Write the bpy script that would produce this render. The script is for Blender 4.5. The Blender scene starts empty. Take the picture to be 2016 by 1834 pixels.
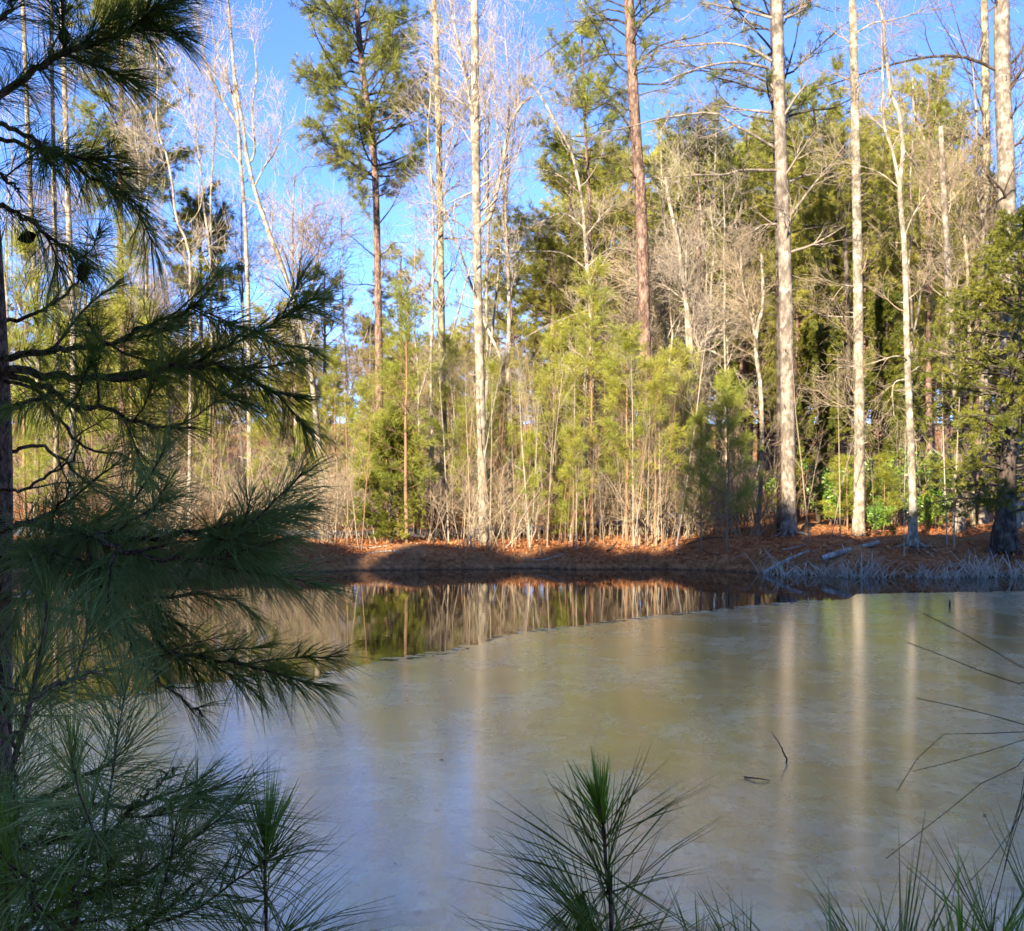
import bpy, math
import numpy as np
from mathutils import Vector

# ------------------------------------------------------------------ camera, sky, sun, exposure
SC = bpy.context.scene
COL = SC.collection
F = 2264.0          # focal length in pixels of a 2016-wide picture
EYE = 2.2           # eye height over the water (z = 0)
HOR = 957.0         # picture row of the horizon
SUN = Vector((-0.40, -0.84, 0.37)).normalized()

cam_d = bpy.data.cameras.new('camera')
cam = bpy.data.objects.new('camera', cam_d)
COL.objects.link(cam)
cam.location = (0, 0, EYE)
cam.rotation_euler = (math.radians(90), 0, 0)
cam_d.sensor_width = 36.0
cam_d.lens = 36.0 * F / 2016.0
cam_d.shift_y = (HOR - 917.0) / 2016.0
cam_d.clip_start = 0.05
cam_d.clip_end = 2000.0
cam_d.dof.use_dof = True
cam_d.dof.focus_distance = 2.6
cam_d.dof.aperture_fstop = 19.0
SC.camera = cam

world = bpy.data.worlds.new("World")
SC.world = world
world.use_nodes = True
wn = world.node_tree
sky = wn.nodes.new('ShaderNodeTexSky')
sky.sky_type = 'NISHITA'
sky.sun_disc = False
sky.sun_elevation = math.asin(SUN.z)
sky.sun_rotation = math.atan2(SUN.x, SUN.y)
sky.air_density = 0.5
sky.dust_density = 0.0
sky.ozone_density = 6.0
sky.altitude = 2000
bg = wn.nodes['Background']
bg.inputs['Strength'].default_value = 0.086
tint = wn.nodes.new('ShaderNodeMix'); tint.data_type = 'RGBA'; tint.blend_type = 'MULTIPLY'
tint.inputs[0].default_value = 1.0; tint.inputs[7].default_value = (0.97, 0.90, 0.93, 1)
wn.links.new(sky.outputs[0], tint.inputs[6]); wn.links.new(tint.outputs[2], bg.inputs['Color'])

sun_d = bpy.data.lights.new('sun', 'SUN')
sun_d.energy = 2.65
sun_d.angle = math.radians(0.5)
sun_d.color = (1.0, 0.87, 0.66)
sun = bpy.data.objects.new('sun', sun_d)
COL.objects.link(sun)
sun.rotation_euler = SUN.to_track_quat('Z', 'Y').to_euler()

SC.view_settings.view_transform = 'Standard'
SC.view_settings.look = 'None'
SC.view_settings.gamma = 1.0
SC.view_settings.exposure = 2.85
SC.render.engine = 'CYCLES'
cy = SC.cycles
cy.max_bounces = 6
cy.diffuse_bounces = 4
cy.glossy_bounces = 3
cy.transmission_bounces = 2
cy.transparent_max_bounces = 4
cy.use_denoising = True
cy.caustics_reflective = False
cy.caustics_refractive = False

rng = np.random.default_rng(11)
Z3 = np.array([0, 0, 1.0])

# ------------------------------------------------------------------ small helpers
def P(x, y, Y):
    """picture position (2016 x 1834 scale) at depth Y -> world point"""
    return np.array([(x - 1008.0) / F * Y, Y, EYE + (HOR - y) / F * Y])

def PL(pts, Y):
    if np.isscalar(Y):
        Y = [Y] * len(pts)
    return np.array([P(x, y, d) for (x, y), d in zip(pts, Y)])

def nrm(a):
    return a / (np.linalg.norm(a, axis=-1, keepdims=True) + 1e-9)

def U(a, b, n=None):
    return rng.uniform(a, b, n)

def smoothstep(a, b, x):
    t = np.clip((x - a) / (b - a), 0, 1)
    return t * t * (3 - 2 * t)

class MB:
    """collects vertices and faces of ONE mesh"""
    def __init__(self):
        self.v, self.q, self.t, self.n, self.mi = [], [], [], 0, 0
        self.mq, self.mt = [], []
    def add(self, v, q=None, t=None):
        v = np.asarray(v, dtype=np.float64).reshape(-1, 3)
        if q is not None and len(q):
            self.q.append(np.asarray(q, dtype=np.int64).reshape(-1, 4) + self.n)
            self.mq.append(np.full(len(self.q[-1]), self.mi))
        if t is not None and len(t):
            self.t.append(np.asarray(t, dtype=np.int64).reshape(-1, 3) + self.n)
            self.mt.append(np.full(len(self.t[-1]), self.mi))
        self.v.append(v)
        self.n += len(v)
    def mesh(self, name, mat, smooth=True):
        me = bpy.data.meshes.new(name)
        v = np.concatenate(self.v) if self.v else np.zeros((0, 3))
        q = np.concatenate(self.q) if self.q else np.zeros((0, 4), int)
        t = np.concatenate(self.t) if self.t else np.zeros((0, 3), int)
        me.vertices.add(len(v))
        me.vertices.foreach_set('co', v.astype(np.float32).ravel())
        idx = np.concatenate([q.ravel(), t.ravel()]).astype(np.int32)
        me.loops.add(len(idx))
        me.loops.foreach_set('vertex_index', idx)
        st = np.concatenate([np.arange(len(q)) * 4, len(q) * 4 + np.arange(len(t)) * 3]).astype(np.int32)
        me.polygons.add(len(st))
        me.polygons.foreach_set('loop_start', st)
        me.polygons.foreach_set('use_smooth', np.full(len(st), smooth, dtype=bool))
        me.polygons.foreach_set('material_index', np.concatenate(self.mq + self.mt + [np.zeros(0)]).astype(np.int32))
        me.update(calc_edges=True)
        for mm in (mat if isinstance(mat, list) else [mat]):
            if mm: me.materials.append(mm)
        return me
    def build(self, name, mat, parent=None, smooth=True, origin=None):
        if origin is not None:
            self.v = [a - np.asarray(origin) for a in self.v]
        o = bpy.data.objects.new(name, self.mesh(name, mat, smooth))
        COL.objects.link(o)
        if parent is not None:
            o.parent = parent
        return o

def tag(o, label, cat, group=None, kind=None):
    if label: o['label'] = label
    if cat: o['category'] = cat
    if group: o['group'] = group
    if kind: o['kind'] = kind
    return o

def empty(name, loc, label, cat, group=None):
    o = bpy.data.objects.new(name, None)
    COL.objects.link(o)
    o.location = tuple(loc)
    o.empty_display_size = 0.2
    return tag(o, label, cat, group)

def copy_tree(o, parent=None):
    c = o.copy()
    COL.objects.link(c)
    if parent is not None:
        c.parent = parent
    for ch in list(o.children):
        copy_tree(ch, c)
    return c

def tubes(mb, Pn, Rn, k=5):
    """N tubes of m rings: Pn (N,m,3), Rn (N,m)"""
    Pn = np.asarray(Pn, float); Rn = np.asarray(Rn, float)
    if Pn.ndim == 2:
        Pn = Pn[None]; Rn = Rn[None]
    N, m, _ = Pn.shape
    if N == 0: return
    T = nrm(np.gradient(Pn, axis=1))
    mean = nrm(T.mean(1))
    ref = np.where((np.abs(mean[:, 2:3]) > 0.75), np.array([[1.0, 0.1, 0]]), np.array([[0, 0.1, 1.0]]))
    ref = np.broadcast_to(nrm(ref)[:, None, :], T.shape)
    A = nrm(np.cross(T, ref)); B = np.cross(T, A)
    th = np.arange(k) * 2 * np.pi / k
    ring = Pn[:, :, None, :] + Rn[:, :, None, None] * (np.cos(th)[None, None, :, None] * A[:, :, None, :]
                                                       + np.sin(th)[None, None, :, None] * B[:, :, None, :])
    v = ring.reshape(-1, 3)
    i = np.arange(m - 1)[:, None] * k
    j = np.arange(k)[None, :]
    j2 = (j + 1) % k
    q = np.stack([i + j, i + j2, i + k + j2, i + k + j], -1).reshape(-1, 4)
    q = (q[None] + (np.arange(N) * m * k)[:, None, None]).reshape(-1, 4)
    mb.add(v, q)

def resample(pts, n):
    """smooth (Catmull-Rom) resampling of a polyline"""
    pts = np.asarray(pts, float)
    if len(pts) == 2:
        t = np.linspace(0, 1, n)[:, None]
        return pts[0] * (1 - t) + pts[1] * t
    d = np.concatenate([[0], np.cumsum(np.linalg.norm(np.diff(pts, axis=0), axis=1))])
    ext = np.vstack([2 * pts[0] - pts[1], pts, 2 * pts[-1] - pts[-2]])
    s = np.linspace(0, d[-1], n)
    k = np.clip(np.searchsorted(d, s, side='right') - 1, 0, len(pts) - 2)
    u = ((s - d[k]) / (d[k + 1] - d[k] + 1e-9))[:, None]
    p0, p1, p2, p3 = ext[k], ext[k + 1], ext[k + 2], ext[k + 3]
    return 0.5 * ((2 * p1) + (-p0 + p2) * u + (2 * p0 - 5 * p1 + 4 * p2 - p3) * u ** 2 + (-p0 + 3 * p1 - 3 * p2 + p3) * u ** 3)

def at(Pn, Rn, idx, t):
    """position, tangent, radius at parameter t on tube idx"""
    m = Pn.shape[1]
    f = np.clip(t, 0, 0.9999) * (m - 1)
    i = f.astype(int); u = (f - i)[:, None]
    a, b = Pn[idx, i], Pn[idx, i + 1]
    r = Rn[idx, i] * (1 - u[:, 0]) + Rn[idx, i + 1] * u[:, 0]
    return a * (1 - u) + b * u, nrm(b - a), r

def perp(T, ang=None):
    ref = np.where(np.abs(T[:, 2:3]) > 0.85, np.array([[1.0, 0, 0]]), np.array([[0, 0, 1.0]]))
    A = nrm(np.cross(T, ref)); B = np.cross(T, A)
    if ang is None:
        ang = U(0, 2 * np.pi, len(T))
    return np.cos(ang)[:, None] * A + np.sin(ang)[:, None] * B

def grow(Pn, Rn, n, t0, t1, a0, a1, L, m, up=0.0, wig=0.15, ratio=0.6, rmax=1.0, tip=0.25, idx=None, lt=0.0):
    """n children per tube -> (P, R, t). L: (lo,hi); lt shrinks length towards the parent's tip"""
    N = len(Pn)
    if idx is None:
        idx = np.repeat(np.arange(N), n)
    k = len(idx)
    t = U(t0, t1, k)
    p, T, r = at(Pn, Rn, idx, t)
    a = U(a0, a1, k)[:, None]
    d = nrm(np.cos(a) * T + np.sin(a) * perp(T))
    ln = U(L[0], L[1], k) * (1 - lt * t)
    out = np.zeros((k, m, 3)); out[:, 0] = p
    st = (ln / (m - 1))[:, None]
    for i in range(1, m):
        out[:, i] = out[:, i - 1] + d * st
        d = nrm(d + up * Z3 + rng.normal(0, wig, (k, 3)))
    r0 = np.minimum(r * ratio, rmax)
    R = r0[:, None] * np.linspace(1, tip, m)[None]
    return out, R, t

# ------------------------------------------------------------------ materials
def new_mat(name):
    m = bpy.data.materials.new(name)
    m.use_nodes = True
    nt = m.node_tree
    for n in list(nt.nodes):
        nt.nodes.remove(n)
    out = nt.nodes.new('ShaderNodeOutputMaterial')
    return m, nt, out

def node(nt, t, **kw):
    n = nt.nodes.new(t)
    for k, v in kw.items():
        if k in n.inputs.keys() if hasattr(n.inputs, 'keys') else False:
            n.inputs[k].default_value = v
        else:
            setattr(n, k, v)
    return n

def ramp(nt, stops):
    r = nt.nodes.new('ShaderNodeValToRGB')
    el = r.color_ramp.elements
    while len(el) < len(stops):
        el.new(0.5)
    for e, (p, c) in zip(el, stops):
        e.position = p
        e.color = (*c, 1)
    return r

def foliage_mat(name, cols, scale=0.7, transl=0.3, rough=0.5, gloss=0.06):
    """leaf/needle surface: diffuse + translucent; colour from object-space noise and a random value per needle"""
    m, nt, out = new_mat(name)
    tc = nt.nodes.new('ShaderNodeTexCoord')
    nz = node(nt, 'ShaderNodeTexNoise'); nz.inputs['Scale'].default_value = scale; nz.inputs['Detail'].default_value = 1.0
    nt.links.new(tc.outputs['Object'], nz.inputs['Vector'])
    geo = nt.nodes.new('ShaderNodeNewGeometry')
    oi = nt.nodes.new('ShaderNodeObjectInfo')
    a = node(nt, 'ShaderNodeMath', operation='MULTIPLY_ADD'); a.inputs[1].default_value = 0.5
    nt.links.new(geo.outputs['Random Per Island'], a.inputs[0])
    b = node(nt, 'ShaderNodeMath', operation='MULTIPLY_ADD'); b.inputs[1].default_value = 1.3; b.inputs[2].default_value = -0.45
    nt.links.new(nz.outputs['Fac'], b.inputs[0])
    nt.links.new(b.outputs[0], a.inputs[2])
    c = node(nt, 'ShaderNodeMath', operation='MULTIPLY_ADD'); c.inputs[1].default_value = 0.25; 
    nt.links.new(oi.outputs['Random'], c.inputs[0]); nt.links.new(a.outputs[0], c.inputs[2])
    n = len(cols)
    r = ramp(nt, [(i / max(1, n - 1), col) for i, col in enumerate(cols)])
    nt.links.new(c.outputs[0], r.inputs[0])
    d = nt.nodes.new('ShaderNodeBsdfDiffuse'); t = nt.nodes.new('ShaderNodeBsdfTranslucent')
    nt.links.new(r.outputs[0], d.inputs['Color']); nt.links.new(r.outputs[0], t.inputs['Color'])
    mx = nt.nodes.new('ShaderNodeMixShader'); mx.inputs[0].default_value = transl
    nt.links.new(d.outputs[0], mx.inputs[1]); nt.links.new(t.outputs[0], mx.inputs[2])
    last = mx
    if gloss > 0:
        g = nt.nodes.new('ShaderNodeBsdfGlossy'); g.inputs['Roughness'].default_value = rough
        g.inputs['Color'].default_value = (0.9, 0.9, 0.9, 1)
        m2 = nt.nodes.new('ShaderNodeMixShader'); m2.inputs[0].default_value = gloss
        nt.links.new(mx.outputs[0], m2.inputs[1]); nt.links.new(g.outputs[0], m2.inputs[2])
        last = m2
    nt.links.new(last.outputs[0], out.inputs['Surface'])
    return m

def bark_mat(name, dark, light, lichen=None, zs=0.25, scale=9.0, bump=0.02, band=0.0):
    m, nt, out = new_mat(name)
    tc = nt.nodes.new('ShaderNodeTexCoord')
    mp = nt.nodes.new('ShaderNodeMapping'); mp.inputs['Scale'].default_value = (1, 1, zs)
    nt.links.new(tc.outputs['Object'], mp.inputs['Vector'])
    n1 = node(nt, 'ShaderNodeTexNoise'); n1.inputs['Scale'].default_value = scale; n1.inputs['Detail'].default_value = 5; n1.inputs['Roughness'].default_value = 0.65
    nt.links.new(mp.outputs[0], n1.inputs['Vector'])
    vo = node(nt, 'ShaderNodeTexVoronoi', feature='DISTANCE_TO_EDGE'); vo.inputs['Scale'].default_value = scale * 1.6
    nt.links.new(mp.outputs[0], vo.inputs['Vector'])
    mixf = node(nt, 'ShaderNodeMath', operation='MULTIPLY_ADD'); mixf.inputs[1].default_value = 0.45
    nt.links.new(vo.outputs['Distance'], mixf.inputs[0]); nt.links.new(n1.outputs['Fac'], mixf.inputs[2])
    mid = tuple((a * 0.6 + b * 0.4) for a, b in zip(dark, light))
    r = ramp(nt, [(0.43, dark), (0.55, mid), (0.68, light)])
    nt.links.new(mixf.outputs[0], r.inputs[0])
    colour = r.outputs[0]
    if lichen:
        n2 = node(nt, 'ShaderNodeTexNoise'); n2.inputs['Scale'].default_value = 4.5; n2.inputs['Detail'].default_value = 5
        nt.links.new(tc.outputs['Object'], n2.inputs['Vector'])
        r2 = ramp(nt, [(0.5, (0, 0, 0)), (0.62, (1, 1, 1))])
        nt.links.new(n2.outputs['Fac'], r2.inputs[0])
        mx = nt.nodes.new('ShaderNodeMix'); mx.data_type = 'RGBA'
        nt.links.new(r2.outputs[0], mx.inputs[0]); nt.links.new(colour, mx.inputs[6]); mx.inputs[7].default_value = (*lichen, 1)
        colour = mx.outputs[2]
    if band > 0:      # dark rings and scars round the stem
        mp2 = nt.nodes.new('ShaderNodeMapping'); mp2.inputs['Scale'].default_value = (1.3, 1.3, 1.0)
        nt.links.new(tc.outputs['Object'], mp2.inputs['Vector'])
        n3 = node(nt, 'ShaderNodeTexNoise'); n3.inputs['Scale'].default_value = 1.6; n3.inputs['Detail'].default_value = 4
        nt.links.new(mp2.outputs[0], n3.inputs['Vector'])
        r3 = ramp(nt, [(0.52, (0, 0, 0)), (0.72, (band, band, band))])
        nt.links.new(n3.outputs['Fac'], r3.inputs[0])
        mx = nt.nodes.new('ShaderNodeMix'); mx.data_type = 'RGBA'
        nt.links.new(r3.outputs[0], mx.inputs[0]); nt.links.new(colour, mx.inputs[6])
        mx.inputs[7].default_value = (*[d * 0.55 for d in dark], 1)
        colour = mx.outputs[2]
    bs = nt.nodes.new('ShaderNodeBsdfPrincipled'); bs.inputs['Roughness'].default_value = 0.9
    bs.inputs['Specular IOR Level'].default_value = 0.2
    nt.links.new(colour, bs.inputs['Base Color'])
    if bump:
        bp = nt.nodes.new('ShaderNodeBump'); bp.inputs['Distance'].default_value = bump; bp.inputs['Strength'].default_value = 1.0
        nt.links.new(mixf.outputs[0], bp.inputs['Height']); nt.links.new(bp.outputs[0], bs.inputs['Normal'])
    nt.links.new(bs.outputs[0], out.inputs['Surface'])
    return m

def twig_mat(name, c1, c2):
    m, nt, out = new_mat(name)
    oi = nt.nodes.new('ShaderNodeObjectInfo'); geo = nt.nodes.new('ShaderNodeNewGeometry')
    a = node(nt, 'ShaderNodeMath', operation='MULTIPLY_ADD'); a.inputs[1].default_value = 0.6
    b = node(nt, 'ShaderNodeMath', operation='MULTIPLY'); b.inputs[1].default_value = 0.4
    nt.links.new(oi.outputs['Random'], b.inputs[0])
    nt.links.new(geo.outputs['Random Per Island'], a.inputs[0]); nt.links.new(b.outputs[0], a.inputs[2])
    r = ramp(nt, [(0, c1), (1, c2)])
    nt.links.new(a.outputs[0], r.inputs[0])
    d = nt.nodes.new('ShaderNodeBsdfDiffuse'); nt.links.new(r.outputs[0], d.inputs['Color'])
    nt.links.new(d.outputs[0], out.inputs['Surface'])
    return m

M = {}
M['needle_pine'] = foliage_mat('needle_pine', [(0.10, 0.135, 0.025), (0.22, 0.235, 0.035), (0.36, 0.33, 0.05)], 0.6, 0.4, 0.5, 0.03)
M['needle_young'] = foliage_mat('needle_young', [(0.13, 0.19, 0.025), (0.29, 0.32, 0.04), (0.46, 0.42, 0.06)], 0.8, 0.42, 0.5, 0.03)
M['needle_far'] = foliage_mat('needle_far', [(0.17, 0.20, 0.04), (0.31, 0.305, 0.05), (0.52, 0.47, 0.08)], 0.4, 0.5, 0.5, 0.02)
M['cedar'] = foliage_mat('cedar', [(0.07, 0.095, 0.018), (0.15, 0.165, 0.024), (0.28, 0.255, 0.035)], 0.9, 0.35, 0.5, 0.02)
M['holly'] = foliage_mat('holly', [(0.07, 0.14, 0.02), (0.15, 0.27, 0.03), (0.28, 0.40, 0.06)], 1.2, 0.25, 0.4, 0.04)
M['needle_near'] = foliage_mat('needle_near', [(0.13, 0.175, 0.03), (0.25, 0.30, 0.055), (0.40, 0.43, 0.09)], 2.5, 0.5, 0.45, 0.015)
M['needle_near_b'] = foliage_mat('needle_near_b', [(0.19, 0.25, 0.065), (0.33, 0.39, 0.12), (0.50, 0.53, 0.17)], 3.0, 0.5, 0.45, 0.02)
M['needle_new'] = foliage_mat('needle_new', [(0.20, 0.34, 0.03), (0.32, 0.48, 0.05), (0.44, 0.56, 0.08)], 3.0, 0.5, 0.4, 0.02)
M['bark_pale'] = bark_mat('bark_pale', (0.10, 0.08, 0.06), (0.26, 0.21, 0.165), (0.30, 0.265, 0.215), 0.35, 7.0, 0.02, 0.75)
M['bark_white'] = bark_mat('bark_white', (0.13, 0.105, 0.075), (0.33, 0.28, 0.205), (0.40, 0.355, 0.275), 0.5, 6.0, 0.01, 0.6)
M['bark_mottled'] = bark_mat('bark_mottled', (0.07, 0.055, 0.035), (0.26, 0.21, 0.13), (0.34, 0.31, 0.20), 0.4, 6.0, 0.015, 0.6)
M['bark_pine'] = bark_mat('bark_pine', (0.07, 0.042, 0.032), (0.27, 0.175, 0.13), None, 0.35, 9.0, 0.03, 0.35)
M['bark_dark'] = bark_mat('bark_dark', (0.022, 0.017, 0.014), (0.085, 0.062, 0.048), (0.11, 0.095, 0.075), 0.3, 9.0, 0.03)
M['bark_near'] = bark_mat('bark_near', (0.035, 0.02, 0.015), (0.26, 0.14, 0.095), None, 0.5, 55.0, 0.006)
M['stem_near'] = bark_mat('stem_near', (0.07, 0.035, 0.026), (0.30, 0.15, 0.11), None, 0.6, 120.0, 0.002)
M['twig_tan'] = twig_mat('twig_tan', (0.20, 0.15, 0.10), (0.39, 0.31, 0.21))
M['twig_grey'] = twig_mat('twig_grey', (0.17, 0.135, 0.11), (0.33, 0.27, 0.21))
M['twig_white'] = twig_mat('twig_white', (0.25, 0.205, 0.165), (0.44, 0.37, 0.29))
M['twig_dark'] = twig_mat('twig_dark', (0.07, 0.05, 0.04), (0.16, 0.12, 0.09))
M['twig_red'] = twig_mat('twig_red', (0.15, 0.085, 0.05), (0.28, 0.18, 0.105))
M['reed'] = twig_mat('reed', (0.30, 0.25, 0.19), (0.60, 0.51, 0.40))
M['straw'] = twig_mat('straw', (0.26, 0.17, 0.08), (0.50, 0.37, 0.19))
M['dry_blade'] = twig_mat('dry_blade', (0.05, 0.03, 0.02), (0.12, 0.08, 0.05))
M['driftwood'] = bark_mat('driftwood', (0.14, 0.12, 0.10), (0.45, 0.40, 0.35), None, 0.3, 12.0, 0.01)
M['cone'] = twig_mat('cone', (0.035, 0.02, 0.012), (0.11, 0.065, 0.04))

# leaf litter
def litter_mat(name, cols):
    m, nt, out = new_mat(name)
    geo = nt.nodes.new('ShaderNodeNewGeometry')
    r = ramp(nt, [(i / (len(cols) - 1), c) for i, c in enumerate(cols)])
    nt.links.new(geo.outputs['Random Per Island'], r.inputs[0])
    d = nt.nodes.new('ShaderNodeBsdfDiffuse'); nt.links.new(r.outputs[0], d.inputs['Color'])
    nt.links.new(d.outputs[0], out.inputs['Surface'])
    return m
M['litter'] = litter_mat('litter', [(0.16, 0.055, 0.025), (0.38, 0.135, 0.05), (0.50, 0.21, 0.08), (0.30, 0.11, 0.045), (0.56, 0.33, 0.17)])

def ground_mat():
    m, nt, out = new_mat('ground')
    tc = nt.nodes.new('ShaderNodeTexCoord')
    n1 = node(nt, 'ShaderNodeTexNoise'); n1.inputs['Scale'].default_value = 7.0; n1.inputs['Detail'].default_value = 8; n1.inputs['Roughness'].default_value = 0.7
    n2 = node(nt, 'ShaderNodeTexNoise'); n2.inputs['Scale'].default_value = 0.35; n2.inputs['Detail'].default_value = 3
    nt.links.new(tc.outputs['Object'], n1.inputs['Vector']); nt.links.new(tc.outputs['Object'], n2.inputs['Vector'])
    r = ramp(nt, [(0.3, (0.09, 0.032, 0.017)), (0.48, (0.28, 0.105, 0.04)), (0.62, (0.45, 0.20, 0.085)), (0.75, (0.26, 0.12, 0.055))])
    nt.links.new(n1.outputs['Fac'], r.inputs[0])
    r2 = ramp(nt, [(0.45, (0, 0, 0)), (0.65, (0.6, 0.6, 0.6))])
    nt.links.new(n2.outputs['Fac'], r2.inputs[0])
    mx = nt.nodes.new('ShaderNodeMix'); mx.data_type = 'RGBA'
    nt.links.new(r2.outputs[0], mx.inputs[0]); nt.links.new(r.outputs[0], mx.inputs[6]); mx.inputs[7].default_value = (0.34, 0.23, 0.12, 1)
    # wet dark soil close to the water level
    sp = nt.nodes.new('ShaderNodeSeparateXYZ'); nt.links.new(tc.outputs['Object'], sp.inputs[0])
    wz = node(nt, 'ShaderNodeMath', operation='MULTIPLY_ADD'); wz.inputs[1].default_value = 0.16; 
    nt.links.new(n1.outputs['Fac'], wz.inputs[0]); nt.links.new(sp.outputs['Z'], wz.inputs[2])
    rz = ramp(nt, [(0.07, (1, 1, 1)), (0.15, (0, 0, 0))]); nt.links.new(wz.outputs[0], rz.inputs[0])
    mw = nt.nodes.new('ShaderNodeMix'); mw.data_type = 'RGBA'
    nt.links.new(rz.outputs[0], mw.inputs[0]); nt.links.new(mx.outputs[2], mw.inputs[6]); mw.inputs[7].default_value = (0.075, 0.048, 0.03, 1)
    d = nt.nodes.new('ShaderNodeBsdfPrincipled'); d.inputs['Roughness'].default_value = 0.95; d.inputs['Specular IOR Level'].default_value = 0.1
    nt.links.new(mw.outputs[2], d.inputs['Base Color'])
    bp = nt.nodes.new('ShaderNodeBump'); bp.inputs['Distance'].default_value = 0.06
    nt.links.new(n1.outputs['Fac'], bp.inputs['Height']); nt.links.new(bp.outputs[0], d.inputs['Normal'])
    nt.links.new(d.outputs[0], out.inputs['Surface'])
    return m
M['ground'] = ground_mat()

def water_mat():
    m, nt, out = new_mat('water')
    tc = nt.nodes.new('ShaderNodeTexCoord')
    mp = nt.nodes.new('ShaderNodeMapping'); mp.inputs['Scale'].default_value = (0.9, 2.2, 1)
    nt.links.new(tc.outputs['Object'], mp.inputs['Vector'])
    n1 = node(nt, 'ShaderNodeTexNoise'); n1.inputs['Scale'].default_value = 2.2; n1.inputs['Detail'].default_value = 3
    nt.links.new(mp.outputs[0], n1.inputs['Vector'])
    bp = nt.nodes.new('ShaderNodeBump'); bp.inputs['Distance'].default_value = 0.0022; bp.inputs['Strength'].default_value = 0.5
    nt.links.new(n1.outputs['Fac'], bp.inputs['Height'])
    b = nt.nodes.new('ShaderNodeBsdfPrincipled')
    b.inputs['Base Color'].default_value = (0.022, 0.018, 0.010, 1)
    b.inputs['Roughness'].default_value = 0.015
    b.inputs['IOR'].default_value = 1.333
    nt.links.new(bp.outputs[0], b.inputs['Normal'])
    nt.links.new(b.outputs[0], out.inputs['Surface'])
    return m
M['water'] = water_mat()

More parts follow.
